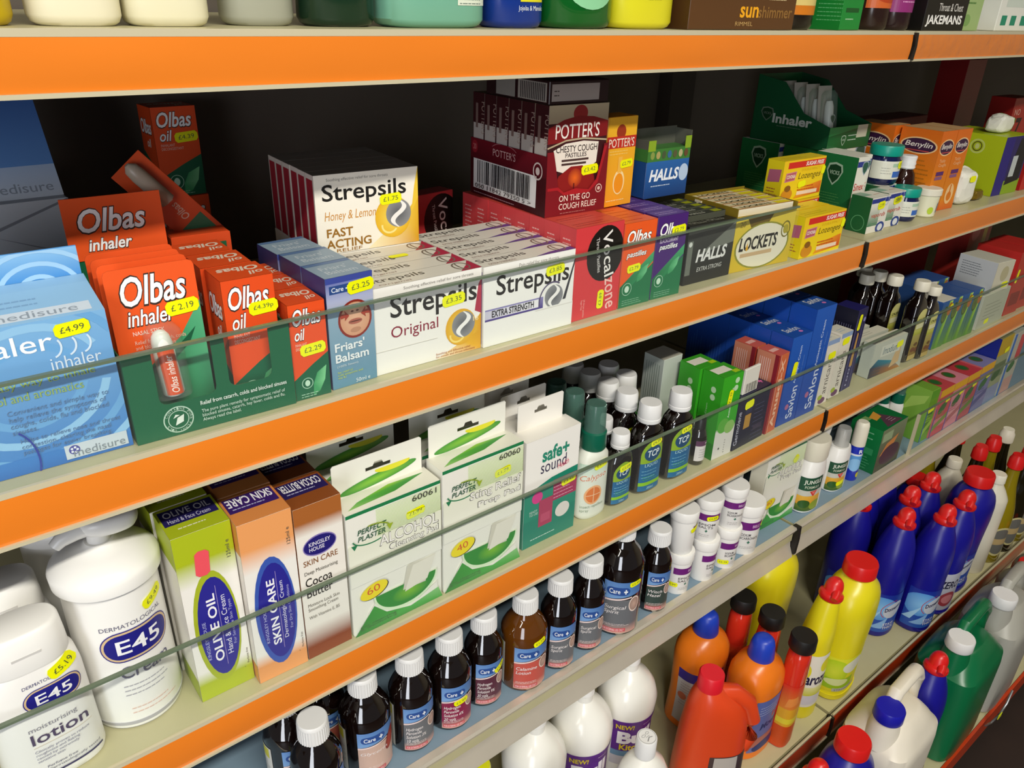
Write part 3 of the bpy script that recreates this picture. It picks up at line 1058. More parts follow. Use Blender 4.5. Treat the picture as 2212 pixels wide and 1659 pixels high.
b = carton('lozenge_carton', 'front white extra strength lozenge carton with a purple band', 419.5, 12, Z2, 114, 25, 81, 'f2f0ea', yaw=-1, front=strep_x, top=strep_top('5a3f8c', False),
           left=lambda a: (a.fill('ece8e0'), a.rect(2, 3, a.w - 4, a.h * .9, '5a3f8c')), group='extra strength lozenge cartons')
sticker(b, on_front(114), 88, 64, '£3.85', 24, 10.5, 4)
row(b, 5, 25.6, '%s extra strength lozenge carton behind the purple banded front one', NTH)


def strep_h(a):
    a.fill('f6f0e2')
    a.poly([(50, 0), (106, 0), (106, 46), (92, 30)], 'e6b01c', ['f6ecc8', 'd89c10', 'e8b820', 'f0cc50'])
    a.poly([(98, 30), (106, 44), (106, 74), (102, 56)], 'f0c83c')
    a.txt('Soothing effective relief for sore throats', 12, 67, 62, 3.4, '8a8580')
    a.txt('Strepsils', 7, 45, 86, 20, '1e1c1a', .012)
    a.txt('Honey & Lemon', 8, 29, 52, 11, 'd09030', -.004, .2)
    a.txt('FAST\nACTING', 8, 5, 46, 19, '9a6a18', .02)
    a.txt('RELIEF', 18, 1, 26, 3, '9a6a18')
    a.ell(78, 28, 19, 20, 'e8b41e', col2='f8dc60')
    strep_s(a, 84, 31, 13.5)
    a.ring(74, 20, 9, 8, 2, 'fbe690', a0=170, a1=330)


# six honey and lemon cartons in a white tray, standing on the rows in front
b = carton('lozenge_carton', 'front honey and lemon lozenge carton with golden swirl on the raised stack', 309, 122, Z2 + .0822, 106, 19, 74, 'f6f0e2', yaw=-4, front=strep_h,
           left=lambda a: (a.fill('d9cfc4'), a.rect(2, 0, a.w - 4, a.h * .94, '9c2434')), top=lambda a: a.fill('8c857c'), group='honey and lemon lozenge cartons')
sticker(b, on_front(106), 76, 46, '£1.75', 23, 10, 3)
row(b, 6, 19.4, '%s honey and lemon lozenge carton behind the golden swirl front', NTH, dx=1.4, jit=.3)
u = carton('lozenge_carton', 'long white lozenge outer carrying the honey and lemon stack', 308, 121, Z2, 108, 118, 81.8, 'e6e0d4', yaw=-4, seam=False)


# --- red throat pastille cartons
def vocal(a):
    a.fill('d83c40')
    a.ell(44, 68, 27, 30, '17130f')
    a.txt('Vocal', 38, 91, 50, 14, 'f2eee8', .008, 0, rot=-82)
    a.txt('zone', 45.5, 40, 36, 11.5, 'f6c6bc', .008, 0, rot=-82)
    a.txt('Throat Pastilles', 29, 86, 38, 4.5, 'e8e4e0', 0, 0, rot=-82)
    a.txt('24 throat pastilles\nSugar free', 12, 22, 20, 7, 'f0b0a8', rot=-90)


b = carton('throat_pastille_carton', 'front red throat pastille carton with a black disc', 535, 12, Z2, 69, 24, 100, 'd63a40', yaw=0, front=vocal,
           left=lambda a: (a.fill('dc484c'), a.lines(5, 86, 14, 16, 4.6, 'f4b4b0', 1.4)), top=lambda a: (a.fill('d04a3c'), a.lines(6, 12, 56, 2, 6, 'a82c24', 2)), group='red throat pastille cartons')
sticker(b, on_front(69), 41, 18, '£3.89', 21, 9.5, 88)
row(b, 8, 24.3, '%s red throat pastille carton back from the black disc front', NTH, jit=.4)
carton('throat_pastille_carton', 'red throat pastille carton lying alone in the dark gap at the back', 470, 214, Z2, 62, 24, 100, 'b8343a', yaw=8, front=vocal, left=lambda a: (a.fill('8a2226'), a.rect(6, 20, 12, 40, '5a4a44')))


# --- herbal pastille cartons
def pastilles(main, word):
    def f(a):
        w, h = a.w, a.h
        a.fill('1f7448')
        a.poly([(0, h), (w, h), (w, h * .48), (w * .5, h * .3), (0, h * .22)], main)
        a.poly([(0, h * .26), (w, h * .62), (w, h * .5), (w * .5, h * .3), (0, h * .1)], '2c8a56', ['1c6a40', '4aa870', '3a9a62', '2c8a56', '1c6a40'])
        leaf(a, w * .52, h * .28, w * .34, h * .2, '3f9a62', '6fc48a')
        outlined(a, 'Olbas', w * .1, h * .76, w * .74, h * .15)
        if word:
            a.txt(word, w * .12, h * .68, w * .62, h * .05, 'd8c8e0', .01)
        outlined(a, 'pastilles', w * .12, h * .58, w * .62, h * .085, bold=.015)
        a.ring(w * .22, h * .22, w * .15, w * .15, .7, 'a8d0b4').ell(w * .22, h * .22, w * .07, w * .08, 'c8e4cc')
        a.lines(w * .1, h * .08, w * .7, 3, 2.4, '8cc0a0', .6)
    return f


b = carton('herbal_pastille_carton', 'front orange and green herbal pastille carton', 606, 12, Z2, 48.5, 20, 95, 'e8541e', yaw=-2, front=pastilles('ec5a20', None),
           top=lambda a: (a.fill('e86a34'), a.lines(8, 8, 34, 1, 3, 'c83c10', 2)), group='herbal pastille cartons')
sticker(b, on_front(48), 18, 44, '£2.79', 20, 9, 4)
row(b, 4, 21, '%s orange herbal pastille carton behind the orange and green front', NTH)
b = carton('herbal_pastille_carton', 'front purple and green herbal pastille carton', 657, 11, Z2, 47, 20, 96, '4a2470', yaw=-3, front=pastilles('472070', 'BLACKCURRANT'),
           top=lambda a: (a.fill('5a3a86'), a.lines(6, 12, 36, 2, 6, 'b8a4cc', 1.2)), group='herbal pastille cartons')
sticker(b, on_front(47), 34, 78, '£2.79', 22, 10, 4)
row(b, 5, 21, '%s purple herbal pastille carton behind the purple and green front', NTH)


# --- chesty cough pastilles: tray of dark packs on the red cartons
def pot_front(a):
    w, h = a.w, a.h
    a.fill('3c1216')
    a.rect(0, h * .84, w, h * .16, '9a8a70', 'b8a888')
    a.ell(w * .52, h * .92, w * .12, h * .075, '8c1f20')
    a.poly([(0, h * .66), (w, h * .70), (w, h * .84), (w * .75, h * .885), (w * .5, h * .90), (w * .25, h * .87), (0, h * .80)], '7c1418')
    a.txt("POTTER'S", w * .12, h * .70, w * .74, h * .135, 'ede6dc', .005)
    a.poly([(0, h * .63), (w * .3, h * .69), (w * .6, h * .70), (w, h * .67), (w, h * .655), (w * .6, h * .685), (w * .3, h * .675), (0, h * .615)], 'b8a888')
    a.poly([(w * .1, h * .6), (w * .3, h * .655), (w * .6, h * .67), (w * .86, h * .65), (w * .84, h * .46), (w * .6, h * .36), (w * .4, h * .36), (w * .12, h * .42)], 'ece2d4')
    a.txt('CHESTY COUGH', w * .14, h * .575, w * .7, h * .06, '2a1a18', .01)
    a.txt('PASTILLES', w * .3, h * .525, w * .36, h * .042, '2a1a18', .01)
    a.rect(w * .24, h * .49, w * .46, h * .02, '4a3430').rect(w * .24, h * .455, w * .42, h * .02, '4a3430')
    a.poly([(w * .12, h * .22), (w * .2, h * .36), (w * .4, h * .44), (w * .6, h * .44), (w * .8, h * .36), (w * .86, h * .22), (w * .7, h * .16), (w * .3, h * .16)], '8c1a18')
    a.ell(w * .48, h * .33, w * .12, h * .09, '9c2a1a', col2='e86a20')
    a.rect(w * .46, h * .18, w * .02, h * .1, '5a1010')


def pot_side(a):
    a.fill('3a1418')
    a.rect(1, 0, a.w - 2, 77, 'b4aca6')
    a.txt("POTTER'S", a.w * .75, 100, 34, a.w * .4, 'a08a80', rot=-90)
    a.rect(a.w * .25, 72, a.w * .2, 26, '77605a')


b = carton('cough_pastille_pack', 'front maroon chesty cough pastille pack in the raised tray', 537, 64, Z2 + .1018, 79, 22, 109, '3c1216', yaw=-3, front=pot_front, left=pot_side, top=lambda a: a.fill('8a7c66'), group='chesty cough packs in the raised tray')
sticker(b, on_front(79), 58, 43, '£3.42', 23, 10, 4)
row(b, 6, 22.6, '%s maroon chesty cough pack back from the front of the raised tray', NTH, dx=1.1, jit=.2)
t = place_root('display_tray', 'maroon cardboard tray with a large barcode round the chesty cough packs', 'tray', 535.5, 61.5, Z2 + .1006, 82.5, -3)
W2, D2 = 82.5, 140
ft = [(0, 0), (0, 66), (8, 66), (12, 50), (16, 30), (24, 24), (40, 27), (58, 24), (68, 34), (74, 56), (76, 70), (82.5, 71), (82.5, 0)]
n = len(ft)
tr = tessellate_polygon([[Vector((p[0], p[1], 0)) for p in ft]])
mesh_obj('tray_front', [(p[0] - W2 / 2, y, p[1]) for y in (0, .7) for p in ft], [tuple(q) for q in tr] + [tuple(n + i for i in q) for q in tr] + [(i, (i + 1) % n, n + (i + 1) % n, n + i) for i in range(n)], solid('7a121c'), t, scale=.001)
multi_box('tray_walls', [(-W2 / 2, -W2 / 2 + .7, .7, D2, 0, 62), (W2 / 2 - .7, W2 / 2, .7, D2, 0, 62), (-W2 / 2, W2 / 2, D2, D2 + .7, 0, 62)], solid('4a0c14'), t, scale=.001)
a = Art(W2, 71)
a.poly([(2, 30), (16, 30), (24, 24), (40, 27), (58, 24), (68, 34), (76, 68), (80, 68), (70, 30), (58, 21), (24, 21), (15, 27), (2, 27)], 'a81c24')
a.txt('ON THE GO\nCOUGH RELIEF', 18, 6, 52, 15, 'ecdccc', .005).ring(72, 24, 4.6, 4.6, 1, 'd8b8a8').ell(72, 24, 2, 2, 'd8b8a8').lines(20, 2, 44, 1, 2, 'b07068', .8)
a.build('front_print', t, on_front(W2))
a = Art(D2, 62)
a.fill('3e0a12').rect(0, 40, D2, 22, '520c18', '6a101e').ell(8, 53, 6, 7, '8c1c28').txt('20', 5, 50, 6, 6, 'c07878').txt("POTTER'S", 44, 48, 42, 8, 'c8a0a0').ring(65, 55, 24, 8, .8, 'a86a70', a0=20, a1=160)
a.rect(6, 7, 118, 33, 'e6e4e2')
g = random.Random(5)
x = 14
while x < 116:
    wd = g.choice((.8, 1.2, 1.8, 2.6))
    a.rect(x, 14, wd, 25, '1c1a1c')
    x += wd + g.choice((.9, 1.3, 2.2))
a.txt('050 11842 79350 5 >', 12, 8.5, 106, 4.6, '3a3638').ring(128, 46, 8, 9, 1.6, 'c8b8b4').ell(128, 46, 3.4, 4, 'c8b8b4').lines(10, 3, 100, 1, 2, 'a08088', .9)
a.build('side_print', t, on_left(W2, D2))
carton('cough_pastille_pack', 'dark pack with a pale panel lying on top of the chesty cough packs', 538, 66, Z2 + .2112, 78, 110, 22, '2a1416', yaw=-3, group='chesty cough packs in the raised tray',
       front=lambda a: (a.rect(3, 3, 62, 16, 'a49890'), a.lines(6, 12, 8, 2, 4, '4a403c', 1)), left=lambda a: (a.rect(58, 2, 48, 18, 'a09890'), [a.rect(62 + i * 3.1, 3, 1.5, 16, '3a3434') for i in range(14)], a.rect(20, 2, 34, 18, '8a8680')))


def pot_orange(a):
    w, h = a.w, a.h
    a.fill('f0a020', 'eeb428')
    a.ell(w * .46, h * .84, w * .16, h * .08, '9c3418')
    a.rect(0, h * .66, w, h * .13, 'c02c20').txt("POTTER'S", w * .06, h * .67, w * .88, h * .10, 'f0e2cc', .005)
    a.lines(w * .1, h * .62, w * .8, 2, 3, 'f4c860', 1).ell(w * .5, h * .27, w * .2, h * .14, 'f6dca0').ell(w * .5, h * .26, w * .16, h * .115, 'ee9418').rect(w * .43, h * .38, w * .14, h * .18, 'f0b84a')
    a.lines(w * .1, h * .06, w * .8, 1, 3, 'f8d890', 1)


b = carton('throat_pastille_carton', 'orange and yellow pastille carton with a red name band beside the maroon tray', 628, 70, Z2 + .0973, 46, 30, 96, 'f0a020', yaw=1, front=pot_orange)
sticker(b, on_front(46), 33, 46, '£2.79', 20, 9, 4)
# blue mint display
b = carton('mint_display_box', 'blue mint box with a green top band and open lid at the back', 700, 74, Z2 + .0973, 72, 26, 42, '1e4a86', yaw=-2, seam=False,
           front=lambda a: (a.fill('1a3f7a', '2a64a8'), a.txt('HALLS', 6, 19, 50, 14, 'eef2f6', .035, .2), a.ell(64, 26, 8, 10, 'b8cce4'), a.lines(10, 13, 42, 1, 3, 'b8c8dc', 1.2)))
box_obj('green_band', -36, 36, -.2, 26, 42, 56, solid('3f7a34'), b, scale=.001)
a = Art(72, 14)
for i, cc in enumerate(('8a9a4a', 'b0a060', '4a5a3a', '3a6a9a', '5a5a3a', 'b8b080', '6a4a30')):
    a.ell(8 + i * 9.4, 7, 3.4, 4.4, cc)
a.build('band_print', b, lambda u, v, l: (u - 36, -.2 - l, v + 42))
multi_box('inner_walls', [(-36, 36, 25, 26, 56, 76), (-36, -35, 0, 26, 56, 66), (35, 36, 0, 26, 56, 74)], solid('5a5a50'), b, scale=.001)
for x0_, x1_, h_ in ((-36, -24, 66), (26, 36, 68)):
    box_obj('lid_tab', x0_, x1_, -.3, .3, 54, h_, solid('8aa828'), b, scale=.001)


# --- liquorice tray and honey stick tray
def halls_f(a):
    w, h = a.w, a.h
    a.fill('191917', '3a3c38')
    a.poly([(w * .3, h * .5), (w, h * .95), (w, h * .6)], '70746a')
    a.rect(1, 12, 9, 42, '6c7268').ell(5.5, 50, 3, 3, 'd4d8d0')
    a.txt('HALLS', 18, 26, 56, 16, 'e2e2de', .035, .2)
    a.txt('EXTRA STRONG', 22, 14, 46, 5.5, 'c8c8c2', .005, .15)


t = carton('mint_tray', 'black mint tray with white italic lettering, open at the top', 727, 22, Z2, 85, 90, 72, '1a1a18', yaw=-2, front=halls_f, seam=False,
           left=lambda a: (a.fill('22221f'), a.txt('Choose\nyour', 60, 50, 20, 14, 'c8c8c0'), a.rect(30, 54, 24, 8, '8a9a20')), cat='tray')
a = Art(85, 26)
a.fill('26251f').txt('HALLS HALLS', 10, 6, 60, 12, '8a8a7a').rect(40, 16, 30, 6, 'a8b020')
a.build('top_print', t, on_top(85, 72))
for i in range(5):
    s = carton('mint_stick', '%s wrapped mint stick in the black mint tray' % (['nearest'] + NTH)[i], 733, 34 + i * 15, Z2 + .0725, 72, 11, 8, '4a4c40', yaw=-2, seam=False, group='mint sticks', cat='sweets',
               top=lambda a: (a.fill('3a3c34'), a.txt('HALLS', 12, 2.5, 26, 6, 'a8a898', .02), a.rect(52, 1, 14, 9, '9aa020')))


def lockets(a):
    w, h = a.w, a.h
    a.fill('cfb020', 'd8c040')
    a.poly([(20, h), (70, h), (60, h * .8), (30, h * .78)], '6a5410')
    a.ell(56, 30, 52, 30, '8c8a2a').ell(56, 30, 49, 28, 'e4ddc4')
    a.txt('LOCKETS', 12, 26, 72, 18, '1d1a14', .03, .12)
    a.poly([(24.5, 28), (27, 37), (29.5, 28), (27, 25.5)], 'd8a018')
    a.rect(16, 18, 60, 5, 'c8aa80').ring(98, 46, 9, 11, 1.8, '6e661c').ell(98, 46, 5, 6, 'a89a2a').txt('20', 8, 58, 10, 7, '8a7418')


t = carton('honey_sweet_tray', 'yellow honey sweet tray with black lettering in a white oval', 814, 20, Z2, 114, 92, 70, 'cbae22', yaw=-5, front=lockets, seam=False, cat='tray', left=lambda a: a.fill('191712'))
multi_box('tray_rim', [(-57, 57, 90, 91, 70, 82), (-57, -56, 0, 91, 70, 82), (56, 57, 0, 91, 70, 80)], solid('8a7420'), t, scale=.001)
g = random.Random(2)
for i in range(6):
    s = carton('honey_stick', '%s honey sweet stick lying in the yellow tray' % (['nearest'] + NTH)[i], 818, 24 + i * 14, Z2 + .0706, 106, 12, 9, 'e8dcc0', yaw=-5, seam=False, group='honey sweet sticks', cat='sweets',
               top=lambda a: (a.fill('d8cba0'), a.rect(0, 0, 106, 3, 'c08a50'), a.txt('LOCKETS', 14, 4, 56, 7, '4a3c24', .03), a.rect(78, 2, 26, 10, 'e0d020')),
               front=lambda a: a.rect(0, 0, 106, 9, 'dccfae', 'efe6cc'))
    s.location.x += .004 * (i % 2)


# --- yellow lozenge boxes
def loz(a):
    w, h = a.w, a.h
    a.fill('f2d818', 'f0c418')
    a.rect(10, h * .80, w - 10, h * .15, 'd42a20').txt('SUGAR FREE', w * .52, h * .825, w * .44, h * .1, 'f6ece4', .03, .15)
    a.txt('DOUBLE IMPACT', w * .44, h * .70, w * .44, h * .06, 'd8b010')
    a.poly([(w * .06, h * .48), (w * .3, h * .5), (w * .33, h * .72), (w * .08, h * .7)], 'd08a94').poly([(w * .08, h * .5), (w * .29, h * .52), (w * .31, h * .7), (w * .1, h * .68)], 'b85a6c')
    a.txt('COVONIA', w * .1, h * .56, w * .2, h * .09, 'f4e4d4', .03)
    a.txt('Lozenges', w * .38, h * .47, w * .54, h * .2, '6a5a10', -.002, .2)
    a.poly([(w * .34, h * .04), (w * .98, h * .1), (w * .98, h * .4), (w * .5, h * .3)], 'e06a20', ['f0a020', 'd84c18', 'e87a20', 'f0b020'])
    a.rect(w * .4, h * .12, w * .5, h * .09, 'f6dcc0').lines(w * .4, h * .3, w * .5, 2, 4, 'c84818', 1.6)
    a.ell(w * .16, h * .17, w * .13, h * .15, 'd89020').ell(w * .16, h * .32, w * .07, h * .08, '8a5a18')


LS = lambda a: (a.fill('e4d01c'), a.poly([(3, a.h * .45), (a.w - 4, a.h * .5), (a.w - 3, a.h * .8), (4, a.h * .76)], 'b0607a'), a.lines(4, a.h * .3, a.w - 9, 3, 4, 'a05a30', 1.4))
b = carton('sugar_free_lozenge_box', 'nearest yellow sugar free lozenge box at the shelf edge', 945, 5, Z2, 98, 27, 57, 'f0d41a', yaw=-1, front=loz, left=LS, top=lambda a: (a.fill('e8cc20'), a.lines(10, 14, 60, 2, 6, 'b89a10', 1.4)), group='yellow lozenge boxes')
sticker(b, on_front(98), 95, 38, '', 12, 9, 80)
dup(b, 'second yellow sugar free lozenge box directly behind the nearest one', 3, 29, 0)['group'] = 'yellow lozenge boxes'
dup(b, 'third yellow sugar free lozenge box carrying the raised one', 40, 66, 0, 1)['group'] = 'yellow lozenge boxes'
b3 = dup(b, 'raised yellow sugar free lozenge box stacked higher behind the others', 38, 68, 57.6, -1)
b3['group'] = 'yellow lozenge boxes'
sticker(b3, on_front(98), 48, 22, '', 18, 9, 6)


# --- decongestant cartons, green sided
def shield(a, cx, cy, r, fill='1c4a2a', edge='b8c8b8', word=True):
    P = [(cx - r * .8, cy + r), (cx, cy + r * 1.2), (cx + r * .8, cy + r), (cx + r, cy + r * .3), (cx + r * .6, cy - r * .6), (cx, cy - r * 1.25), (cx - r * .6, cy - r * .6), (cx - r, cy + r * .3)]
    a.poly(P, edge)
    a.poly([(cx + (p[0] - cx) * .82, cy + (p[1] - cy) * .82) for p in P], fill)
    if word:
        a.txt('VICKS', cx - r * .6, cy - r * .1, r * 1.2, r * .42, edge, .02)


def sinex(a):
    w, h = a.w, a.h
    a.fill('e4e2d4')
    a.rect(0, h * .86, w, h * .08, '2a3a8c')
    shield(a, w * .72, h * .84, w * .3, '2a5a4a', '9aa8b8', False)
    a.txt('Sinex', w * .05, h * .52, w * .85, h * .11, 'c23a30', .01)
    a.lines(w * .08, h * .42, w * .7, 5, 5, '6a6a64', 1)
    a.poly([(0, 0), (w, 0), (w, h * .16), (0, h * .04)], '1f6a40')


def green_side(a):
    a.fill('145c30', '1a6a36')
    shield(a, a.w * .5, a.h * .72, a.w * .2, '123c20', '9fb89f')
    a.lines(a.w * .2, a.h * .42, a.w * .6, 6, 4, '4a8a4a', 1)


b = carton('decongestant_carton', 'front green sided decongestant carton with red lettering', 1168, 66, Z2, 30, 72, 104, 'e4e2d4', yaw=-3, front=sinex, left=green_side, group='decongestant cartons')
b = dup(b, 'second green sided decongestant carton to the right of the front one', 33, 14, -2)
b['group'] = 'decongestant cartons'
b = carton('decongestant_carton', 'white fronted decongestant carton in the back row under the inhaler tray', 1210, 146, Z2, 58, 78, 98, 'e4e2d4', yaw=-2, front=sinex, left=green_side, group='decongestant cartons')
sticker(b, on_front(58), 20, 86, '', 18, 9, 4)
b2 = dup(b, 'right hand white fronted decongestant carton under the inhaler tray', 60, -2, 0)
b2['group'] = 'decongestant cartons'
sticker(b2, on_front(58), 22, 84, '', 20, 12, 4)
dup(b, 'dark green decongestant carton deep in the shadow at the back', -2, 84, 0)['group'] = 'decongestant cartons'
# open tray of inhalers on top
t = place_root('inhaler_display', 'dark green inhaler display tray with sloping sides and white lettering', 'tray', 1207, 145, Z2 + .0987, 121, -2)
prof = [(0, 0), (150, 0), (150, 104), (96, 96), (52, 52), (0, 36)]
for sx in (-60.5, 59.7):
    V = [(sx + dx, p[0], p[1]) for dx in (0, .8) for p in prof]
    n = len(prof)
    mesh_obj('tray_side', V, [tuple(range(n)), tuple(range(n, 2 * n))] + [(i, (i + 1) % n, n + (i + 1) % n, n + i) for i in range(n)], solid('11502e'), t, scale=.001)
multi_box('tray_walls', [(-60.5, 60.5, 0, .8, 0, 36), (-60.5, 60.5, 149, 150, 0, 104), (-60.5, 60.5, 0, 150, 0, .8)], solid('16602f'), t, scale=.001)
a = Art(150, 104)
a.txt('Inhaler', 30, 40, 76, 21, 'c8cec8', .03).lines(40, 34, 60, 1, 2, '7a8a7c', 1)
a.items = [([(150 - 0 - p[0] if False else p[0], p[1]) for p in pts], c, L) for pts, c, L in a.items]
shield(a, 18, 58, 13, '123c20', '6a7a6a')
a.build('side_print', t, lambda u, v, l: (-60.5 - l, 140 - u, v * .72 + 2))
a = Art(121, 36)
a.rect(0, 0, 121, 36, '12602f').poly([(0, 22), (121, 36), (0, 36)], '2c8a4a').rect(80, 16, 30, 20, 'c8c8b0')
shield(a, 44, 14, 7, '1c5a30', 'b8d0b8')
a.lines(56, 20, 30, 2, 7, 'c8dcc8', 1.6)
a.build('front_print', t, on_front(121))
for i in range(4):
    s = thing('nasal_inhaler', '%s clear packed nasal inhaler in the green display tray' % (['front'] + NTH)[i], 'inhaler', ((1240 + i * 6) * .001, (164 + i * 26) * .001, Z2 + .1036), -8, 'packed inhalers', rx=-10)
    loft('inhaler_body', [(0, 8, 8), (30, 8, 8), (60, 7, 7), (68, 5, 5)], W_, s)
    box_obj('backing_card', -16, 16, 9, 9.7, 0, 92, mat('pale_backing_card', 'b8b4a8', .5), s, scale=.001)
    loft('clear_blister', [(0, 15, 10, 3), (78, 14, 9, 3), (84, 8, 6, 3)], mat('clear_blister', 'eaf2ec', .08, clear=.92), s)
    a = Art(14, 22)
    shield(a, 7, 10, 6, '1c4a2a', 'c8d0c8', False)
    a.build('inhaler_print', s, lambda u, v, l: (u - 7, -8.4 - l, v + 30))


# vapour rub cartons, jars, pots
def vap(a):
    w, h = a.w, a.h
    a.fill('e2dfd2')
    a.rect(0, h * .2, w * .55, h * .55, '2c7a50', 'e2dfd2')
    a.rect(0, h * .84, w, h * .12, '27378c')
    a.ring(w * .82, h * .86, w * .12, h * .13, 1, '9aa8c8')
    a.txt('vaporub', w * .12, h * .40, w * .76, h * .16, 'c2503c', .01)
    a.lines(w * .2, h * .3, w * .6, 2, 4, '9a988c', .9)
    a.ell(w * .74, h * .12, w * .24, h * .16, '24408a').ell(w * .74, h * .12, w * .14, h * .1, 'd8dce0')


b = carton('vapour_rub_carton', 'left vapour rub carton with dark green side at the shelf edge', 1150, 22, Z2, 50, 34, 54, 'e2dfd2', yaw=-2, front=vap, left=lambda a: (a.fill('12582e'), a.ring(18, 14, 11, 12, 1, '5a9a6a')),
           top=lambda a: (a.fill('d2cfc0'), a.rect(0, 14, 22, 20, '7aa088'), a.lines(26, 14, 22, 1, 3, 'c08070', 2)), group='vapour rub cartons')
sticker(b, on_front(52), 29, 41, '£2.99', 19, 12, 4)
b2 = dup(b, 'right vapour rub carton at the shelf edge', 55, 4, 0)
b2['group'] = 'vapour rub cartons'
sticker(b2, on_front(52), 34, 42, '£2.79', 18, 11, 4)
dup(b, 'vapour rub carton in the second row carrying the big jar', 92, 38, 0, 2)['group'] = 'vapour rub cartons'
TEAL = mat('teal_lid_plastic', '109a86', .35)
NAVYJ = mat('navy_jar_glass', '121a4a', .1, coat=.4)


def rub_jar(label, x, y, z, r, h):
    secs = [(0, r * .86, r * .86), (3, r * .95, r * .95), (h * .12, r, r), (h * .6, r, r), (h * .72, r * .9, r * .9), (h * .78, r * .88, r * .88)]
    t = bottle('rub_jar', label, x, y, z, secs, NAVYJ, cat='jar', part='jar_body')
    loft('lid', [(h * .74, r * .98, r * .98), (h * .76, r, r), (h * .97, r, r), (h, r * .96, r * .96)], TEAL, t, seg=40)
    label_on(t, 'paper_label', secs, r * 3.4, h * .16, h * .46, lambda a: (a.fill('dcdccc'), a.rect(a.w * .42, a.h * .1, a.w * .34, a.h * .34, '3a68b8'), a.rect(a.w * .4, a.h * .68, a.w * .3, a.h * .2, 'a8c4a8'), a.lines(a.w * .2, a.h * .6, a.w * .2, 3, 4, '9a9a90', .8)), ang=-100)
    return t


t = rub_jar('big navy vapour rub jar with teal lid standing on the cartons', 1272, 78, Z2 + .0546, 25, 60)
sticker(t, wrap([(0, 25, 25), (60, 25, 25)], -75, 30, 1, 20), 10, 32, '£5.99', 20, 12, 4, step=3)
t = rub_jar('small navy vapour rub jar with teal lid at the shelf edge', 1294, 40, Z2, 21, 52)
sc = [(0, 15, 15), (2, 17, 17), (36, 19, 19)]
t = bottle('ointment_pot', 'small pale yellow lidded pot beside the teal jar', 1351, 31, Z2, sc, mat('pale_pot', 'e4e2c4', .4), cat='pot', part='pot_body')
loft('lid', [(36, 20.5, 20.5), (45, 20.5, 20.5), (46.5, 19, 19)], IV, t, seg=40)
label_on(t, 'paper_label', sc, 40, 4, 24, lambda a: (a.rect(18, 4, 20, 16, '6a7a9c'), a.ell(6, 8, 5, 6, 'b8d040')), ang=-80)
# syrup bottle and syrup cartons
sc = [(0, 16, 16), (3, 18, 18), (52, 18, 18), (66, 15, 15), (72, 11, 11), (76, 11, 11)]
t = bottle('syrup_bottle', 'small brown syrup bottle with ribbed white cap in front of the orange cartons', 1328, 66, Z2, sc, mat('brown_syrup_glass', '2a0e06', .06, coat=.6))
loft('screw_cap', [(74, 12, 12), (76, 13, 13), (79, 12, 12), (82, 13, 13), (85, 12, 12), (93, 13, 13), (94.5, 11.5, 11.5)], WC, t, seg=40)


def benylin(a):
    w, h = a.w, a.h
    a.fill('e08a18', 'dc6a18')
    a.rect(0, 0, w, h * .12, 'd8601c', 'e0801c')
    a.ell(w * .5, h * .80, w * .46, h * .10, 'f0c890', col2='f0c890').ell(w * .5, h * .80, w * .42, h * .085, '3a1a3c')
    a.txt('Benylin', w * .16, h * .765, w * .68, h * .08, 'efe6dc', .01, .2).rect(w * .22, h * .735, w * .56, h * .012, 'c04848')
    if w < 55:
        a.txt('Tickly\nCoughs', w * .24, h * .56, w * .5, h * .1, 'f4c890').rect(w * .22, h * .46, w * .5, h * .05, '5a2a6c').rect(w * .2, h * .41, w * .48, h * .04, '8a5a80')
        a.ell(w * .5, h * .2, w * .28, h * .13, 'f0c488').ell(w * .5, h * .17, w * .16, h * .06, 'd87818').rect(w * .46, h * .2, w * .08, h * .12, 'd87818')
    else:
        a.lines(w * .1, h * .62, w * .8, 9, 7, 'b06a18', 2)


b = carton('cough_syrup_carton', 'front left orange cough syrup carton', 1360, 36, Z2, 46, 70, 133, 'dd7a1a', yaw=-4, front=benylin, left=benylin, top=lambda a: a.fill('c8a070'), group='orange cough syrup cartons')
dup(b, 'front right orange cough syrup carton', 48, -3, 0)['group'] = 'orange cough syrup cartons'
dup(b, 'rear orange cough syrup carton behind the navy rub jar', -8, 76, 0, 2)['group'] = 'orange cough syrup cartons'


# lime carton with a dark bottle picture
def lime(a):
    w, h = a.w, a.h
    a.fill('a8b81c').rect(0, 0, w * .36, h, '261a78').rect(w * .36, h * .2, w * .64, h * .8, '2a2060')
    a.rect(w * .36, 0, w * .64, h * .24, '8aa81c').poly([(w * .4, h * .16), (w * .95, h * .22), (w * .95, h * .9), (w * .6, h * .96)], '14141c').rect(w * .48, h * .3, w * .2, h * .36, 'c4cac8')


t = carton('remedy_carton', 'lime green sided carton with a blue front and bottle picture', 1612, 30, Z2, 95, 118, 106, 'aabc18', yaw=-4, front=lime,
           left=lambda a: (a.fill('a8b816', 'b4c41c'), a.ring(70, 84, 14, 13, 3, 'c4d070'), a.ring(70, 84, 9, 9, 2, '5a5a20'), a.ell(70, 84, 4, 5, 'c8d080')), rough=.3)


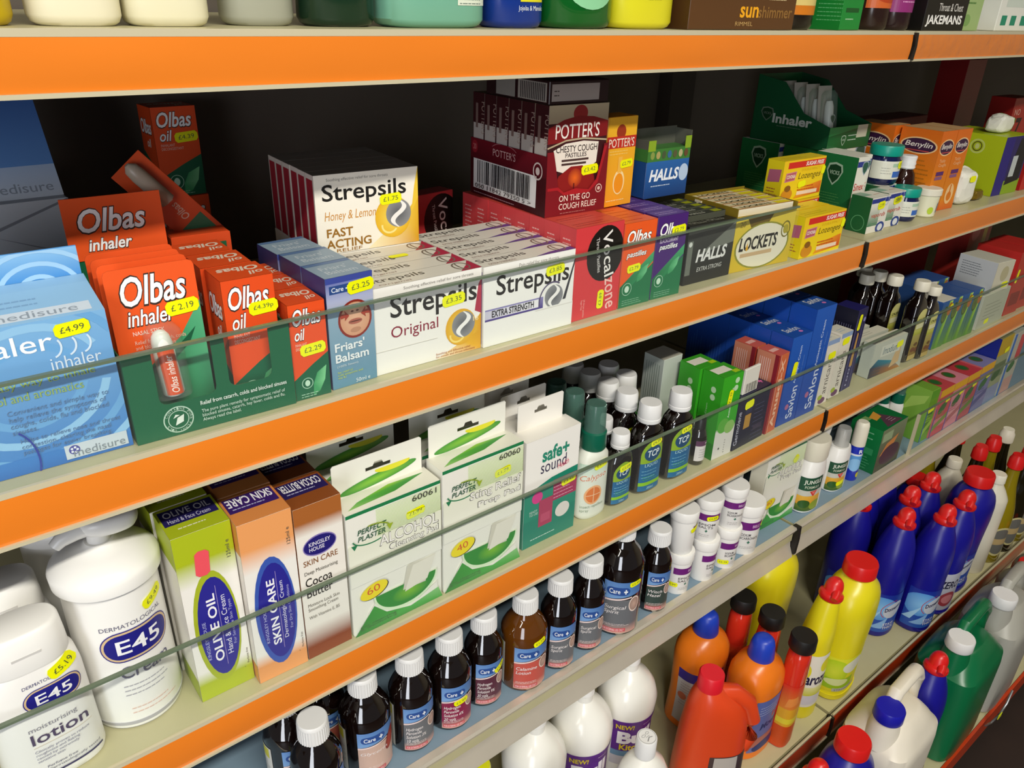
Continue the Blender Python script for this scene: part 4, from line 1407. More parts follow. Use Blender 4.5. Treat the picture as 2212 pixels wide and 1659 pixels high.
def crumple(name, label, x, y, z, sx, sy, sz, m, seed, m2=None, rotz=0, cat='packet'):
    g = random.Random(seed)
    t = thing(name, label, cat, (x * .001, y * .001, z), rotz)
    bm = bmesh.new()
    bmesh.ops.create_icosphere(bm, subdivisions=3, radius=1)
    off = [Vector((g.uniform(-1, 1), g.uniform(-1, 1), g.uniform(-1, 1))).normalized() for _ in range(26)]
    for v in bm.verts:
        d = v.co.normalized()
        k = 1 + .16 * sum(max(0, d.dot(o) - .75) * (1 if i % 2 else -1.3) for i, o in enumerate(off)) + g.uniform(-.03, .03)
        s = [math.copysign(abs(c) ** .55, c) for c in d]
        v.co = Vector((s[0] * sx * k, s[1] * sy * k, max(0, (s[2] + 1)) * sz * k)) * .001
    me = bpy.data.meshes.new('wrapper')
    bm.to_mesh(me)
    bm.free()
    me.materials.append(m)
    if m2:
        me.materials.append(m2)
        for p in me.polygons:
            if p.center.x > .35 * sx * .001:
                p.material_index = 1
    link(bpy.data.objects.new('wrapper', me), t)
    return t


PAPER = mat('white_crumpled_paper', 'e6e4d6', .5)
t = crumple('paper_bag', 'crumpled white paper packet with a yellow sticker by the orange cartons', 1500, 40, Z2, 27, 16, 30, PAPER, 4, rotz=-10)
sticker(t, lambda u, v, l: (u - 10, -17.5 - l * .1, v), 8, 46, '', 16, 11, 0)
crumple('sweet_wrapper', 'gold and brown sweet wrapper lying beside the paper packet', 1560, 42, Z2, 22, 14, 9, mat('gold_wrapper', '8a7020', .25, metal=.6, vary=.5, vscale=90), 9)
crumple('paper_bag', 'crumpled white and green packet lying on the lime carton', 1668, 70, Z2 + .1065, 30, 18, 16, PAPER, 6, mat('green_wrapper', '3f9a20', .3))
carton('red_carton', 'red carton at the right edge beside the lime one', 1722, 22, Z2, 70, 80, 60, 'c02420', yaw=-3, left=lambda a: a.fill('a81c1a'))
b = carton('remedy_carton', 'maroon carton with white numerals standing at the far right back', 1880, 130, Z2, 80, 50, 150, '8c1c18', yaw=-4, front=lambda a: (a.fill('a02a20'), a.txt('17', 10, 60, 40, 50, '2a1210', .02), a.txt('NO', 10, 116, 24, 12, 'd0a898')))
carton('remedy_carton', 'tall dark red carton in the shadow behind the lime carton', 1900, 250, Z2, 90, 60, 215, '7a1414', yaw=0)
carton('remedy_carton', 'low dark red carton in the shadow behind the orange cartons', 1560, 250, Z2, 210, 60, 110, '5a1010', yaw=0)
# ------------------------------------------------------------------ third shelf
def e45(a, cx, cy, w, h):
    """navy pill emblem with gold ring"""
    def pill(W, H, col):
        n = 14
        P = [(cx + W / 2 - H / 2 + H / 2 * math.cos(math.radians(-90 + 180 * k / n)), cy + H / 2 * math.sin(math.radians(-90 + 180 * k / n))) for k in range(n + 1)]
        P += [(cx - W / 2 + H / 2 + H / 2 * math.cos(math.radians(90 + 180 * k / n)), cy + H / 2 * math.sin(math.radians(90 + 180 * k / n))) for k in range(n + 1)]
        a.layer += 1
        a.add(P, col)
    pill(w, h, '3a3486')
    pill(w * .965, h * .92, 'd8bc90')
    pill(w * .90, h * .80, '1d1c80')
    a.txt('E45', cx - w * .30, cy - h * .24, w * .60, h * .46, 'f4f4f6', .012)


# moisturising lotion bottles (oval, flip cap)
LS_ = [(0, 33, 19, 2.6), (2, 36, 21, 2.8), (8, 37.5, 22, 2.8), (96, 36, 21.5, 2.8), (110, 34, 21, 2.7), (118, 29, 20, 2.5)]


def lotion(label, x, y, yaw, art=True):
    t = bottle('lotion_bottle', label, x, y, Z3, LS_, W_, yaw=yaw, sub=1, seg=44)
    loft('flip_cap', [(116, 30, 20.5, 2.6), (118, 31, 21, 2.6), (132, 30.5, 20.5, 2.6), (146, 29.5, 19.5, 2.6), (149, 28, 18, 2.5), (150, 26, 16.5, 2.4)], W_, t, seg=44)
    box_obj('thumb_groove', -10, 10, -20.6, -19, 131, 133, mat('groove_shadow_plastic', 'cfccc8', .5), t, scale=.001)
    if art:
        def draw(a):
            a.txt('DERMATOLOGICAL', 13, 97, 36, 3, '5a5880')
            e45(a, 33, 83, 44, 21)
            a.txt('moisturising', 9, 53, 35, 6, '8a8894')
            a.txt('lotion', 9, 41, 42, 11, '4a3c5c', .012)
            a.rect(9, 38, 44, .5, 'd8c8b0')
            a.txt('Clinically proven to reduce\nroughness and flaking\ncaused by extremely\nsensitive skin', 9, 22, 40, 13, '8c8aa0')
            a.txt('Perfume free\nDermatologically tested', 14, 9, 40, 7, '6a6880')
            a.rect(14, 5, 42, 2, '2a2458')
        o, pl = label_on(t, 'printed_label', LS_, 64, 6, 104, draw, ang=-82)
        sticker(t, pl, 46, 103, '£5.19', 26, 11, 14, step=3)
    return t


lotion('front white oval lotion bottle with flip cap priced 5.19', -3, 37, 4)
lotion('second white oval lotion bottle behind the front one', -8, 100, 4, False)
lotion('third white oval lotion bottle at the back, only its cap showing', -42, 152, 4, False)

# pump dispenser tubs
PS = [(0, 35, 35), (2, 37.5, 37.5), (10, 38.5, 38.5), (142, 37.5, 37.5), (148, 37, 37)]


def pump(label, x, y, yaw, art=True):
    t = bottle('pump_dispenser', label, x, y, Z3, PS, W_, yaw=yaw, seg=56)
    loft('pump_collar', [(146, 39, 39), (148, 42, 42), (158, 42.5, 42.5), (161.5, 41, 41), (168, 34, 34), (173, 24, 24), (176, 14, 14), (179, 11, 11)], W_, t, seg=56)
    loft('pump_stem', [(177, 9, 9), (188, 8.5, 8.5)], W_, t)
    # flat rounded head with a spout reaching forward
    loft('pump_head', [(185, 13, 10, 2), (187, 20, 13, 2.4), (194, 23, 15, 2.4), (199, 22, 14, 2.4), (201, 18, 11, 2.2)], W_, t, sub=2, seg=36, loc=(9, 2, 0))
    tube('spout', [(-4, 0, 193), (-16, -3, 192), (-26, -5, 189), (-31, -6, 185)], [8, 7, 6, 5], W_, t)
    loft('grey_base', [(-.05, 34.9, 34.9), (1, 37, 37), (9.5, 38.9, 38.9)], mat('base_grey', 'b8b6bc', .5), t, seg=56)
    if art:
        def draw(a):
            a.txt('DERMATOLOGICAL', 14, 100, 54, 4.2, '6a6880')
            e45(a, 42, 81, 62, 32)
            a.txt('Cream', 22, 47, 42, 13, '6a6880')
            a.lines(22, 38, 44, 3, 5, 'a8a6b0', 1)
            a.lines(24, 12, 40, 2, 5, 'e0bcb0', 1)
        o, pl = label_on(t, 'printed_label', PS, 84, 12, 122, draw, ang=-70)
        sticker(t, pl, 62, 115, '£9.49', 24, 10.5, 18, step=3)
    return t


pump('front white pump dispenser tub with navy emblem', 69.5, 66, -10)
pump('white pump dispenser tub behind the front one, half hidden', 56, 158, -10, False)


# skin cream cartons
def oval_carton(bg, ring, fillc, words, rim=None):
    def f(a):
        w, h = a.w, a.h
        a.fill('f0ece4')
        a.rect(0, h * .84, w, h * .16, bg)
        a.rect(0, h * .70, w, h * .14, 'f0ece4', bg)
        a.rect(0, h * .10, w, h * .08, bg, 'f0ece4')
        a.rect(0, 0, w, h * .10, bg)
        a.ell(w * .5, h * .42, w * .40, h * .345, ring).ell(w * .52, h * .42, w * .35, h * .305, fillc)
        a.txt('KINGSLEY HOUSE', w * .30, h * .24, h * .24, w * .06, 'b8bce0', rot=90)
        a.txt(words[0], w * .53, h * .21, h * .42, w * .16, 'f4f2f6', .02, rot=90)
        a.rect(w * .56, h * .17, .5, h * .50, '9a8ac0')
        a.txt(words[1], w * .70, h * .23, h * .37, w * .10, 'e4e2f0', rot=90)
        a.txt(words[2], w * .80, h * .28, h * .28, w * .07, 'b0b0dc', rot=90)
        a.txt('125ml e', w * .92, h * .80, h * .1, w * .07, '5a5a50', rot=90)
        a.lines(w * .85, h * .1, w * .02, 1, 2, '5a5a50')
        a.txt('Perfume free', w * .95, h * .12, h * .1, w * .04, '5a4a40', rot=90)
    return f


def oval_top(bg, band, s1_, s2_, flip=False):
    def f(a):
        w, d = a.w, a.h
        a.fill(bg)
        a.rect(2, d * .4, w - 4, d * .52, band)
        if flip:
            a.txt(s1_, w - 4, d * .88, w - 8, d * .28, 'f0eef2', .02, rot=180)
            a.lines(6, d * .5, w - 12, 1, 2, 'b8b8d8', 1.4)
        else:
            a.txt(s1_, 5, d * .66, w - 10, d * .2, 'd8d8e4', .01)
            a.txt(s2_, 6, d * .46, w - 14, d * .13, 'c8c8dc')
            a.lines(10, d * .22, w - 20, 1, 2, 'e8e8c8', 1.4)
    return f


c = carton('cream_carton', 'tall lime and white hand cream carton with a purple-blue oval and pink sticker', 113, 23, Z3, 49, 46, 183, 'f0ece4', front=oval_carton('aebc1e', 'a8b428', '2a2790', ('OLIVE OIL', 'Hand & Face Cream', 'For Sensitive Skin Types')),
           left=lambda a: (a.fill('e4e0d4'), a.rect(0, a.h * .82, a.w, a.h * .18, 'a4b21c'), a.rect(0, 0, a.w, a.h * .14, '9cac1c')), top=oval_top('a8b61e', '241f58', 'OLIVE OIL', 'Hand & Face Cream'))
sticker(c, on_front(49), 21, 150, '', 26, 12, 86, 'ee5560')
dup(c, 'second lime hand cream carton in the shadow behind the pink stickered one', -2, 48, 0, 1, skip=('price_sticker', 'front_print'))
c = carton('cream_carton', 'tall orange and white skin care carton with a royal blue oval', 163, 12, Z3, 48, 46, 181, 'f0ece4', yaw=-1, front=oval_carton('eca060', '3a58b0', '2a2790', ('SKIN CARE', 'Dermatological Cream', 'For Dry Skin Conditions')),
           left=lambda a: (a.fill('e8e0d4'), a.rect(0, a.h * .82, a.w, a.h * .18, 'dc8c44'), a.rect(0, 0, a.w, a.h * .12, 'dc8c44')), top=oval_top('d88848', '3a1f68', 'SKIN CARE', '', True))
dup(c, 'second orange skin care carton behind the royal blue oval one', 2, 48, 0, 1)


def cocoa(a):
    w, h = a.w, a.h
    a.fill('efe9df')
    a.rect(0, h * .9, w, h * .1, 'a8622c')
    a.rect(0, h * .82, w, h * .08, 'efe9df', 'a8622c')
    a.rect(0, h * .08, w, h * .14, '8a3c12', 'efe9df')
    a.rect(0, 0, w, h * .08, '8a3c12')
    a.ell(w * .48, h * .74, w * .36, h * .066, '8a7ab8').ell(w * .48, h * .74, w * .34, h * .058, '231c70')
    a.txt('KINGSLEY\nHOUSE', w * .25, h * .71, w * .46, h * .058, 'e8e4ee', .01)
    a.txt('SKIN CARE', w * .1, h * .63, w * .74, h * .036, '8a5a34', .006)
    a.txt('Deep Moisturising', w * .1, h * .565, w * .72, h * .03, '4a443c')
    a.txt('Cocoa\nButter', w * .1, h * .42, w * .58, h * .13, '241f1c', .006)
    a.txt('Moisture Lock Skin\nSmoothing Cream', w * .1, h * .32, w * .7, h * .06, '7a746c').txt('With Vitamins E, B5', w * .1, h * .27, w * .68, h * .025, '7a746c')


c = carton('cream_carton', 'tall brown and white cocoa butter carton with a small navy oval', 212.5, 12, Z3, 46.5, 46, 176, 'efe9df', yaw=0, front=cocoa,
           left=lambda a: (a.fill('b0703c'), a.rect(0, 0, a.w, a.h * .1, '8a3c12')), top=oval_top('8a4a20', '2a1f58', 'COCOA BUTTER', '', True))
row(c, 3, 48, '%s cocoa butter carton in the brown row running back', NTH, dx=-1)
dup(c, 'cocoa butter carton at the back of the orange skin care row', -42, 100, 0)


# antiseptic pad cartons with hanging tabs
def hook_tab(t, w, y, z0, h, col, slot=True, art=None):
    """upright card with a euro-hook slot cut through it"""
    s0, s1_, sm = w * .36, w * .64, w * .5
    sz = z0 + h * .52
    out = [(-w / 2, z0), (w / 2, z0), (w / 2, z0 + h - 2), (w / 2 - 2, z0 + h), (-w / 2 + 2, z0 + h), (-w / 2, z0 + h - 2)]
    hole = [(s0 - w / 2, sz), (s1_ - w / 2, sz), (s1_ - w / 2, sz + 4), (sm - w / 2 + 6, sz + 4), (sm - w / 2 + 4, sz + 8), (sm - w / 2 - 4, sz + 8), (sm - w / 2 - 6, sz + 4), (s0 - w / 2, sz + 4)]
    tr = tessellate_polygon([[Vector((p[0], p[1], 0)) for p in out], [Vector((p[0], p[1], 0)) for p in hole]])
    pts = out + hole
    n = len(pts)
    V = [(p[0], y + dy, p[1]) for dy in (0, .8) for p in pts]
    F = [tuple(q) for q in tr] + [tuple(n + i for i in q) for q in tr]
    k = len(out)
    F += [(i, (i + 1) % k, n + (i + 1) % k, n + i) for i in range(k)]
    F += [(k + i, k + (i + 1) % len(hole), n + k + (i + 1) % len(hole), n + k + i) for i in range(len(hole))]
    return mesh_obj('hanging_tab', V, F, solid(col), t, scale=.001)


def plaster_front(num, word, word2, cnt):
    def f(a):
        w, h = a.w, a.h
        a.fill('eceadf')
        a.rect(0, h - 4, w, 4, '1f7a48')
        for i in range(22):
            a.rect(w * .3, h - 6 - i * 1.5, w * .7, .6, 'bcd88a')
        a.rect(0, h * .42, w, h * .34, 'eceadf', 'e4e6d0')
        a.txt(num, w * .68, h - 12, w * .27, 6.5, '3a3a34')
        a.txt('PERFECT\nPLASTER', w * .10, h * .77, w * .3, 14, '2c5a40', .012, .2)
        a.ring(w * .24, h * .80, w * .2, 11, 1.4, '2c7a50', a0=190, a1=300).ring(w * .24, h * .80, w * .2, 11, 1.4, '8aa030', a0=20, a1=100)
        a.poly([(w * .03, h * .76), (w * .10, h * .76), (w * .06, h * .72)], '2c7a50').poly([(w * .40, h * .825), (w * .47, h * .825), (w * .43, h * .78)], '9ab030')
        for s, y, hh, ww in ((word, .675, 12, .64), (word2, .60, 8.5, .54)):
            x0 = w * (.96 - ww)
            a.txt(s, x0 - .8, h * y - .8, w * ww + 1.6, hh + 1.6, '66665e', .03)
            a.txt(s, x0, h * y, w * ww, hh, 'f2f0e8', .006)
        # yellow flash with the count
        a.ell(w * .24, h * .33, w * .15, h * .06, '1c1a14', rot=14).ell(w * .23, h * .335, w * .15, h * .06, 'ecd81e', rot=14)
        a.txt(cnt, w * .16, h * .31, w * .14, 8.5, 'd05a28', rot=8)
        a.poly([(w * .1, 0), (w * .16, h * .16), (w * .3, h * .28), (w * .3, h * .24), (w * .5, h * .1), (w * .72, h * .08), (w * .94, h * .16), (w * .94, 0)], 'eceadf')
        a.ell(w * .58, h * .27, w * .36, h * .2, 'd8ecc8', a0=180, a1=360).ell(w * .58, h * .27, w * .34, h * .175, '2f8a34', a0=180, a1=360, col2=None)
        a.ell(w * .62, h * .19, w * .2, h * .07, '3a9036', col2='7cba30')
        a.poly([(0, 0), (w * .22, h * .20), (w * .35, h * .1), (w * .62, h * .05), (w * .95, h * .1), (w, 0)], '2a7a30', ['2a7a30', '3f9a3c', '3f9a3c', '4aa84a', '8cc880', '3f9a3c'])
        a.poly([(w * .54, h * .22), (w * .80, h * .21), (w * .86, h * .40), (w * .60, h * .42)], 'd0ccbc').poly([(w * .56, h * .2), (w * .82, h * .23), (w * .92, h * .41), (w * .66, h * .40)], 'e4e0d2')
        a.txt('For cleansing\n& disinfecting', w * .06, h * .03, w * .4, 6, '4a5a40')
    return f


def pad_box(label, xl, y, num, w1, w2, cnt, h):
    t = carton('pad_carton', label, xl, y, Z3, 106, 30, h, 'eceadf', yaw=0, front=plaster_front(num, w1, w2, cnt), seam=False,
               top=lambda a: (a.fill('e6e4d4'), a.poly([(6, 6), (60, 10), (100, 22), (60, 24), (20, 14)], '4f9a3a', ['8cc060', '2f8a34', '2f8a34', '9ac840', '5aa840'])))
    hook_tab(t, 100, 29, h, 38, 'ebe9de')
    a = Art(100, 38)
    a.ell(66, 24, 26, 8, 'e4dc30', rot=12).ell(44, 9, 42, 6, '3a8a34', rot=10, col2='8cc040')
    a.build('tab_print', t, lambda u, v, l: (u - 50, 28.9 - l, v + h)) if False else None
    a = Art(100, 18)
    a.ell(50, 8, 44, 6, '3f8f36', rot=7, col2='8cc440').ell(66, 17, 20, 5, 'e4dc30')
    a.build('tab_print', t, lambda u, v, l: (u - 50, 28.9 - l, v + h + .5))
    return t


t = pad_box('white and green alcohol pad carton numbered 60061', 262, 12, '60061', 'ALCOHOL', 'Cleansing Pad', '60', 148)
sticker(t, on_front(106), 76, 122, '£1.99', 22, 9.5, 6)
dup(t, 'second alcohol pad carton in the shadow behind 60061', 1, 56, 0, 0, skip=('price_sticker',))
t = pad_box('white and green sting relief pad carton numbered 60060', 371, 12, '60060', 'Sting Relief', 'Prep Pad', '40', 156)
sticker(t, on_front(106), 78, 128, '£1.79', 22, 9.5, 6)
dup(t, 'second sting relief pad carton behind 60060', 3, 42, -4, 0, skip=('price_sticker',))


def safe_f(a):
    w, h = a.w, a.h
    a.fill('f2efe8')
    a.poly([(0, 0), (w, 0), (w, h * .62), (w * .5, h * .6), (0, h * .52)], '1f8a70')
    a.rect(w * .54, h * .36, w * .46, h * .2, 'a82e58')
    a.rect(0, 0, w, h * .26, '17806a')
    a.txt('safe+', w * .3, h * .77, w * .5, h * .13, '2a8a70', .03)
    a.txt('sound', w * .28, h * .67, w * .48, h * .11, '3a3450', .0)
    a.txt('Health', w * .6, h * .655, w * .22, h * .05, 'd8506a', 0, .3, rot=8)
    a.ell(w * .24, h * .46, w * .1, h * .055, 'd83a8a')
    a.lines(w * .55, h * .52, w * .4, 5, 5, 'e8a8c0', 1)
    a.rect(w * .28, h * .16, w * .26, h * .26, 'b03a5c').rect(w * .32, h * .2, w * .18, h * .08, 'c04c6c').ell(w * .74, h * .24, w * .14, h * .07, 'e4dcd4')
    a.txt('READY\nTO USE', w * .1, h * .3, w * .16, h * .05, 'd0e4dc').lines(w * .14, h * .06, w * .6, 1, 3, 'c0dcd0', 1.2)


t = carton('first_aid_carton', 'front white and teal first aid carton with green lettering and hanging tab', 486, 17, Z3, 82, 27, 146, 'f2efe8', yaw=0, front=safe_f, seam=False, top=lambda a: a.fill('ece8de'),
           left=lambda a: (a.fill('eeebe4'), a.rect(0, 0, a.w, a.h * .5, '1f8a70')))
hook_tab(t, 68, 25, 146, 34, 'ece8e0')
sticker(t, on_front(82), 68, 74, '£3.49', 23, 10, 6)
for i in range(3):
    dup(t, '%s first aid carton with a hanging tab behind the teal front one' % NTH[i], -3 - 3 * i, 27.6 * (i + 1), 0, 0, skip=('price_sticker',))

# insect repellent pump sprays
GCAP = mat('green_collar_plastic', '0c5f48', .3)
CCAP = mat('clear_green_cap', '6f9a8c', .15, clear=.6)
SS = [(0, 20, 13, 2.4), (3, 22.5, 15, 2.5), (8, 23.5, 15.5, 2.5), (70, 23, 15, 2.5), (88, 21.5, 15, 2.4), (98, 14, 13, 2)]


def spray(label, x, y, art=True):
    t = bottle('spray_bottle', label, x, y, Z3, SS, mat('pale_mint_plastic', 'e6e8da', .35), seg=40)
    loft('collar', [(97, 15, 15), (99, 16, 16), (120, 15.5, 15.5), (122, 13, 13)], GCAP, t)
    loft('clear_cap', [(120, 13.5, 13.5), (154, 12.5, 12.5), (157, 11.5, 11.5)], CCAP, t)
    loft('pump_nozzle', [(122, 6, 6), (140, 6, 6), (146, 8, 8), (150, 8, 8)], GCAP, t)
    if art:
        def draw(a):
            a.rect(0, 52, 44, 24, 'e8eade', 'c4dcc8')
            a.txt('Calypso', 3, 50, 38, 10, 'e07a50', 0, .3, rot=3)
            a.ell(22, 31, 13, 13.5, 'f0b07a').ell(22, 31, 10.5, 11, 'e07838').rect(21.5, 20, 1, 22, 'f0c8a0').rect(11.5, 30.5, 21, 1, 'f0c8a0')
            a.txt('insect repellent\nspray', 5, 6, 34, 11, '9aa894')
        o, pl = label_on(t, 'printed_label', SS, 44, 6, 80, draw, ang=-104)
        sticker(t, pl, 31, 73, '£3.79', 23, 10.5, 8, step=3)
    return t


spray('front mint insect repellent spray bottle with clear green cap', 603, 28)
spray('second insect repellent spray bottle behind the front one', 603, 66, False)
spray('third insect repellent spray bottle at the back', 602, 98, False)


# antiseptic liquid bottles
def tcp(label, x, y, k=1.0, price=None, art=True, yaw=0):
    S_ = [(z * k, rx * k, ry * k, n) for z, rx, ry, n in ((0, 22, 15, 2.6), (3, 24.5, 17, 2.8), (78, 24.5, 17, 2.8), (90, 21, 16, 2.5), (98, 14, 13, 2.1), (101, 11.5, 11.5, 2), (104, 11.5, 11.5, 2))]
    t = bottle('antiseptic_bottle', label, x, y, Z3, S_, DARK, yaw=yaw, group='antiseptic liquid bottles', seg=40)
    loft('screw_cap', [(102 * k, 15 * k, 15 * k), (103 * k, 15.4 * k, 15.4 * k), (107.5 * k, 15.4 * k, 15.4 * k), (108 * k, 14.9 * k, 14.9 * k), (109 * k, 15.2 * k, 15.2 * k), (125 * k, 14.6 * k, 14.6 * k), (128 * k, 13.4 * k, 13.4 * k)], WC, t, seg=44)
    if art:
        def draw(a):
            w, h = a.w, a.h
            a.ell(w * .5, h * .70, w * .5, h * .30, '8cae1e', a0=0, a1=180)
            a.rect(0, h * .5, w, h * .2, '8cae1e')
            a.rect(0, 0, w, h * .56, '1d6a98', '1a5f90')
            a.ell(w * .5, h * .74, w * .38, h * .15, '12456e').txt('TCP', w * .24, h * .68, w * .54, h * .13, 'e8f0f0', .015, .12)
            a.txt('LIQUID', w * .18, h * .48, w * .6, h * .07, 'b8dce4')
            a.lines(w * .08, h * .40, w * .84, 3, 5 * k, '7ab8d0', .8)
            a.lines(w * .14, h * .28, w * .7, 2, 4 * k, '3f9a60', 1)
            a.rect(0, h * .11, w, h * .07, '8ac01e').txt('200ml', w * .36, h * .03, w * .3, h * .045, 'b8dce4')
        o, pl = label_on(t, 'printed_label', S_, 37 * k, 5 * k, 76 * k, draw, ang=-94)
        if price:
            sticker(t, pl, 22 * k, (72 if k == 1 else 66) * k, price, 20, 9, 8, step=3)
    return t


tcp('front dark antiseptic bottle with green and blue label', 703, 28, 1.0, '£4.29')
tcp('right hand dark antiseptic bottle with green and blue label', 762, 27, 1.0, '£4.29')
tcp('small dark antiseptic bottle with price on its label', 651, 27, .8, '£2.09')
tcp('second small dark antiseptic bottle behind the priced one', 660, 66, .8, art=False)
tcp('second dark antiseptic bottle back in the main row', 702, 68, 1.0, '£4.29')
for i, (x, y) in enumerate(((703, 104), (702, 138), (702, 172))):
    tcp('%s dark antiseptic bottle back in the main row' % NTH[i + 1], x, y, art=False)
tcp('left dark antiseptic bottle in the short back row', 740, 106, art=False)
tcp('right dark antiseptic bottle in the short back row', 742, 142, art=False)
# small dropper bottle
sc = [(0, 10, 10), (2, 11.5, 11.5), (44, 11.5, 11.5), (54, 9, 9), (58, 6, 6)]
t = bottle('dropper_bottle', 'tiny dark bottle with a white label between antiseptic and green cartons', 811, 24, Z3, sc, DARK)
loft('screw_cap', [(56, 8, 8), (70, 7.5, 7.5), (72, 6.5, 6.5)], mat('black_cap_plastic', '141210', .4), t)
label_on(t, 'paper_label', sc, 30, 8, 32, lambda a: (a.fill('dcd4d0'), a.rect(0, 24, 30, 8, '5a3050'), a.lines(14, 27, 14, 1, 3, 'd8c8d0', 2), a.lines(6, 18, 18, 4, 4, '9a9490', .7)), ang=-80)


# green antiseptic cream cartons
def green_f(a):
    w, h = a.w, a.h
    a.fill('2f9a1e', '3aa824')
    a.rect(0, 0, w, h * .34, 'dcd8d0')
    a.rect(0, h * .34, w, h * .04, 'dcd8d0', '2f9a1e')
    a.ell(w * .35, h * .40, w * .28, h * .09, '5aa83a').ell(w * .7, h * .36, w * .26, h * .08, '8ab860')
    a.txt('Antiseptic Cream', w * .62, h * .48, h * .36, w * .12, 'dcecd4', .01, rot=90)
    a.ell(w * .72, h * .92, w * .11, h * .035, 'bcdcb0').ell(w * .70, h * .83, w * .11, h * .035, 'bcdcb0')
    a.lines(w * .55, h * .2, w * .06, 6, 4, '6a6a60', 1).ell(w * .3, h * .12, 1.6, 1.6, '3a3a34')


def green_s(a):
    w, h = a.w, a.h
    a.fill('2a9018', '3aa828')
    a.ell(w * .6, h * .82, w * .12, h * .036, 'bcdcb0').ell(w * .6, h * .73, w * .12, h * .036, 'bcdcb0')
    a.txt('Antiseptic Cream', w * .45, h * .3, h * .34, w * .1, 'a8d49c', rot=90)
    a.rect(0, 0, w, h * .2, '1f7a14')


c = carton('antiseptic_cream_carton', 'front bright green antiseptic cream carton', 832, 12, Z3, 42, 36, 131, '2f9a1e', yaw=-2, front=green_f, left=green_s,
           top=lambda a: (a.fill('3a9a24'), a.rect(2, 12, 30, 16, 'e4e0d0'), a.rect(28, 4, 12, 8, 'a8c820')))
sticker(c, on_front(42), 20, 96, '£2.49', 24, 9, 84)
dup(c, 'second bright green antiseptic cream carton behind the front one', -4, 38, 0, 0, skip=('price_sticker',))
carton('antiseptic_cream_carton', 'pale grey carton with fine print behind the green ones', 800, 92, Z3, 40, 36, 136, 'c2c8be', yaw=0, left=lambda a: (a.fill('b4bcb4'), [a.rect(5 + i * 4, 8, 1, 118, '7a8a80') for i in range(7)]), top=lambda a: a.fill('ccc8b8'))


# navy ointment cartons
def germo(a):
    w, h = a.w, a.h
    a.fill('191a34')
    a.txt('Germolene', 10, 8, h * .62, 9, 'c8c8d8', .0, rot=90)
    a.rect(w * .26, h * .34, w * .2, h * .26, 'b88a3a').rect(w * .26, h * .62, w * .2, h * .2, '2a2c4c')
    a.lines(w * .56, h * .7, w * .38, 9, 7, '4a4c6c', 1.2)
    a.rect(w * .6, h * .22, w * .3, h * .1, '3a3048')


c = carton('ointment_carton', 'dark navy ointment carton with vertical lettering and yellow sticker', 877, 10, Z3, 78, 30, 88, '191a34', yaw=2, front=germo, top=lambda a: (a.fill('22233f'), a.rect(2, 20, 30, 8, 'c8842a'), a.txt('+', 66, 10, 8, 10, 'd86aa8', .04)))
sticker(c, on_front(78), 26, 70, '', 22, 13, 5)
lt = carton('leaflet_box', 'small white carton with a barcode standing on the navy ointment carton', 884, 13, Z3 + .0886, 36, 4, 40, 'e0dcd0', yaw=2, seam=False, front=lambda a: [a.rect(6 + i * 2.1, 2, (.8, 1.3, .6)[i % 3], 14, '6a665c') for i in range(13)])
dup(c, 'second dark navy ointment carton behind the stickered one', 2, 32, 0, 0, skip=('price_sticker',))
dup(c, 'third dark navy ointment carton deep behind with a pink cross', -6, 74, 0, 0, skip=('price_sticker',))


# salmon haemorrhoid cream cartons
def anusol(a):
    w, h = a.w, a.h
    a.fill('c8603c', 'd06a40')
    a.rect(0, 0, w * .25, h, 'a83428')
    a.txt('Anusol-HC', w * .78, h * .9, h * .86, w * .36, 'f0c0a0', .02, 0, rot=-90) if False else a.txt('Anusol-X', w * .72, h * .06, h * .88, w * .40, 'f0c0a0', .03, 0, rot=90)
    a.rect(w * .16, 0, w * .06, h, 'e8a888')


c = carton('ointment_carton', 'front salmon pink cream carton with vertical lettering', 960, 11, Z3, 27, 36, 131, 'c9644a', yaw=3, front=anusol, left=lambda a: (a.fill('c06a58', 'd08468'), a.rect(a.w * .82, 0, a.w * .18, a.h, '8c2430'), [a.rect(5 + i * 3.4, 46, 1.3, 76, 'e8bcb0') for i in range(6)]),
           top=lambda a: (a.fill('c85a44'), a.rect(4, 14, 18, 8, 'e8b0a0')))
dup(c, 'second salmon pink cream carton behind the front one', -3, 39, 0, 0)


# blue antiseptic cream cartons
def savlon(a):
    w, h = a.w, a.h
    a.fill('1747a0', '1f5ab8')
    a.txt('Savlon', w * .78, h * .05, h * .37, w * .34, 'd4dcec', .01, rot=90)
    a.ell(w * .40, h * .2, w * .1, w * .1, 'b06a90')
    a.txt('Antiseptic Cream', w * .62, h * .46, h * .42, w * .14, 'c8d8f0', .01, rot=90)
    a.txt('Soothes, cleanses', w * .82, h * .5, h * .26, w * .07, '6a90d0', rot=90)


def sav_top(a):
    a.fill('1d4a98')
    a.txt('Savlon', a.w * .2, a.h * .45, a.w * .66, a.h * .36, 'c8ccd0', .02)
    a.ell(a.w * .7, a.h * .3, 4, 3, 'd87ab8')


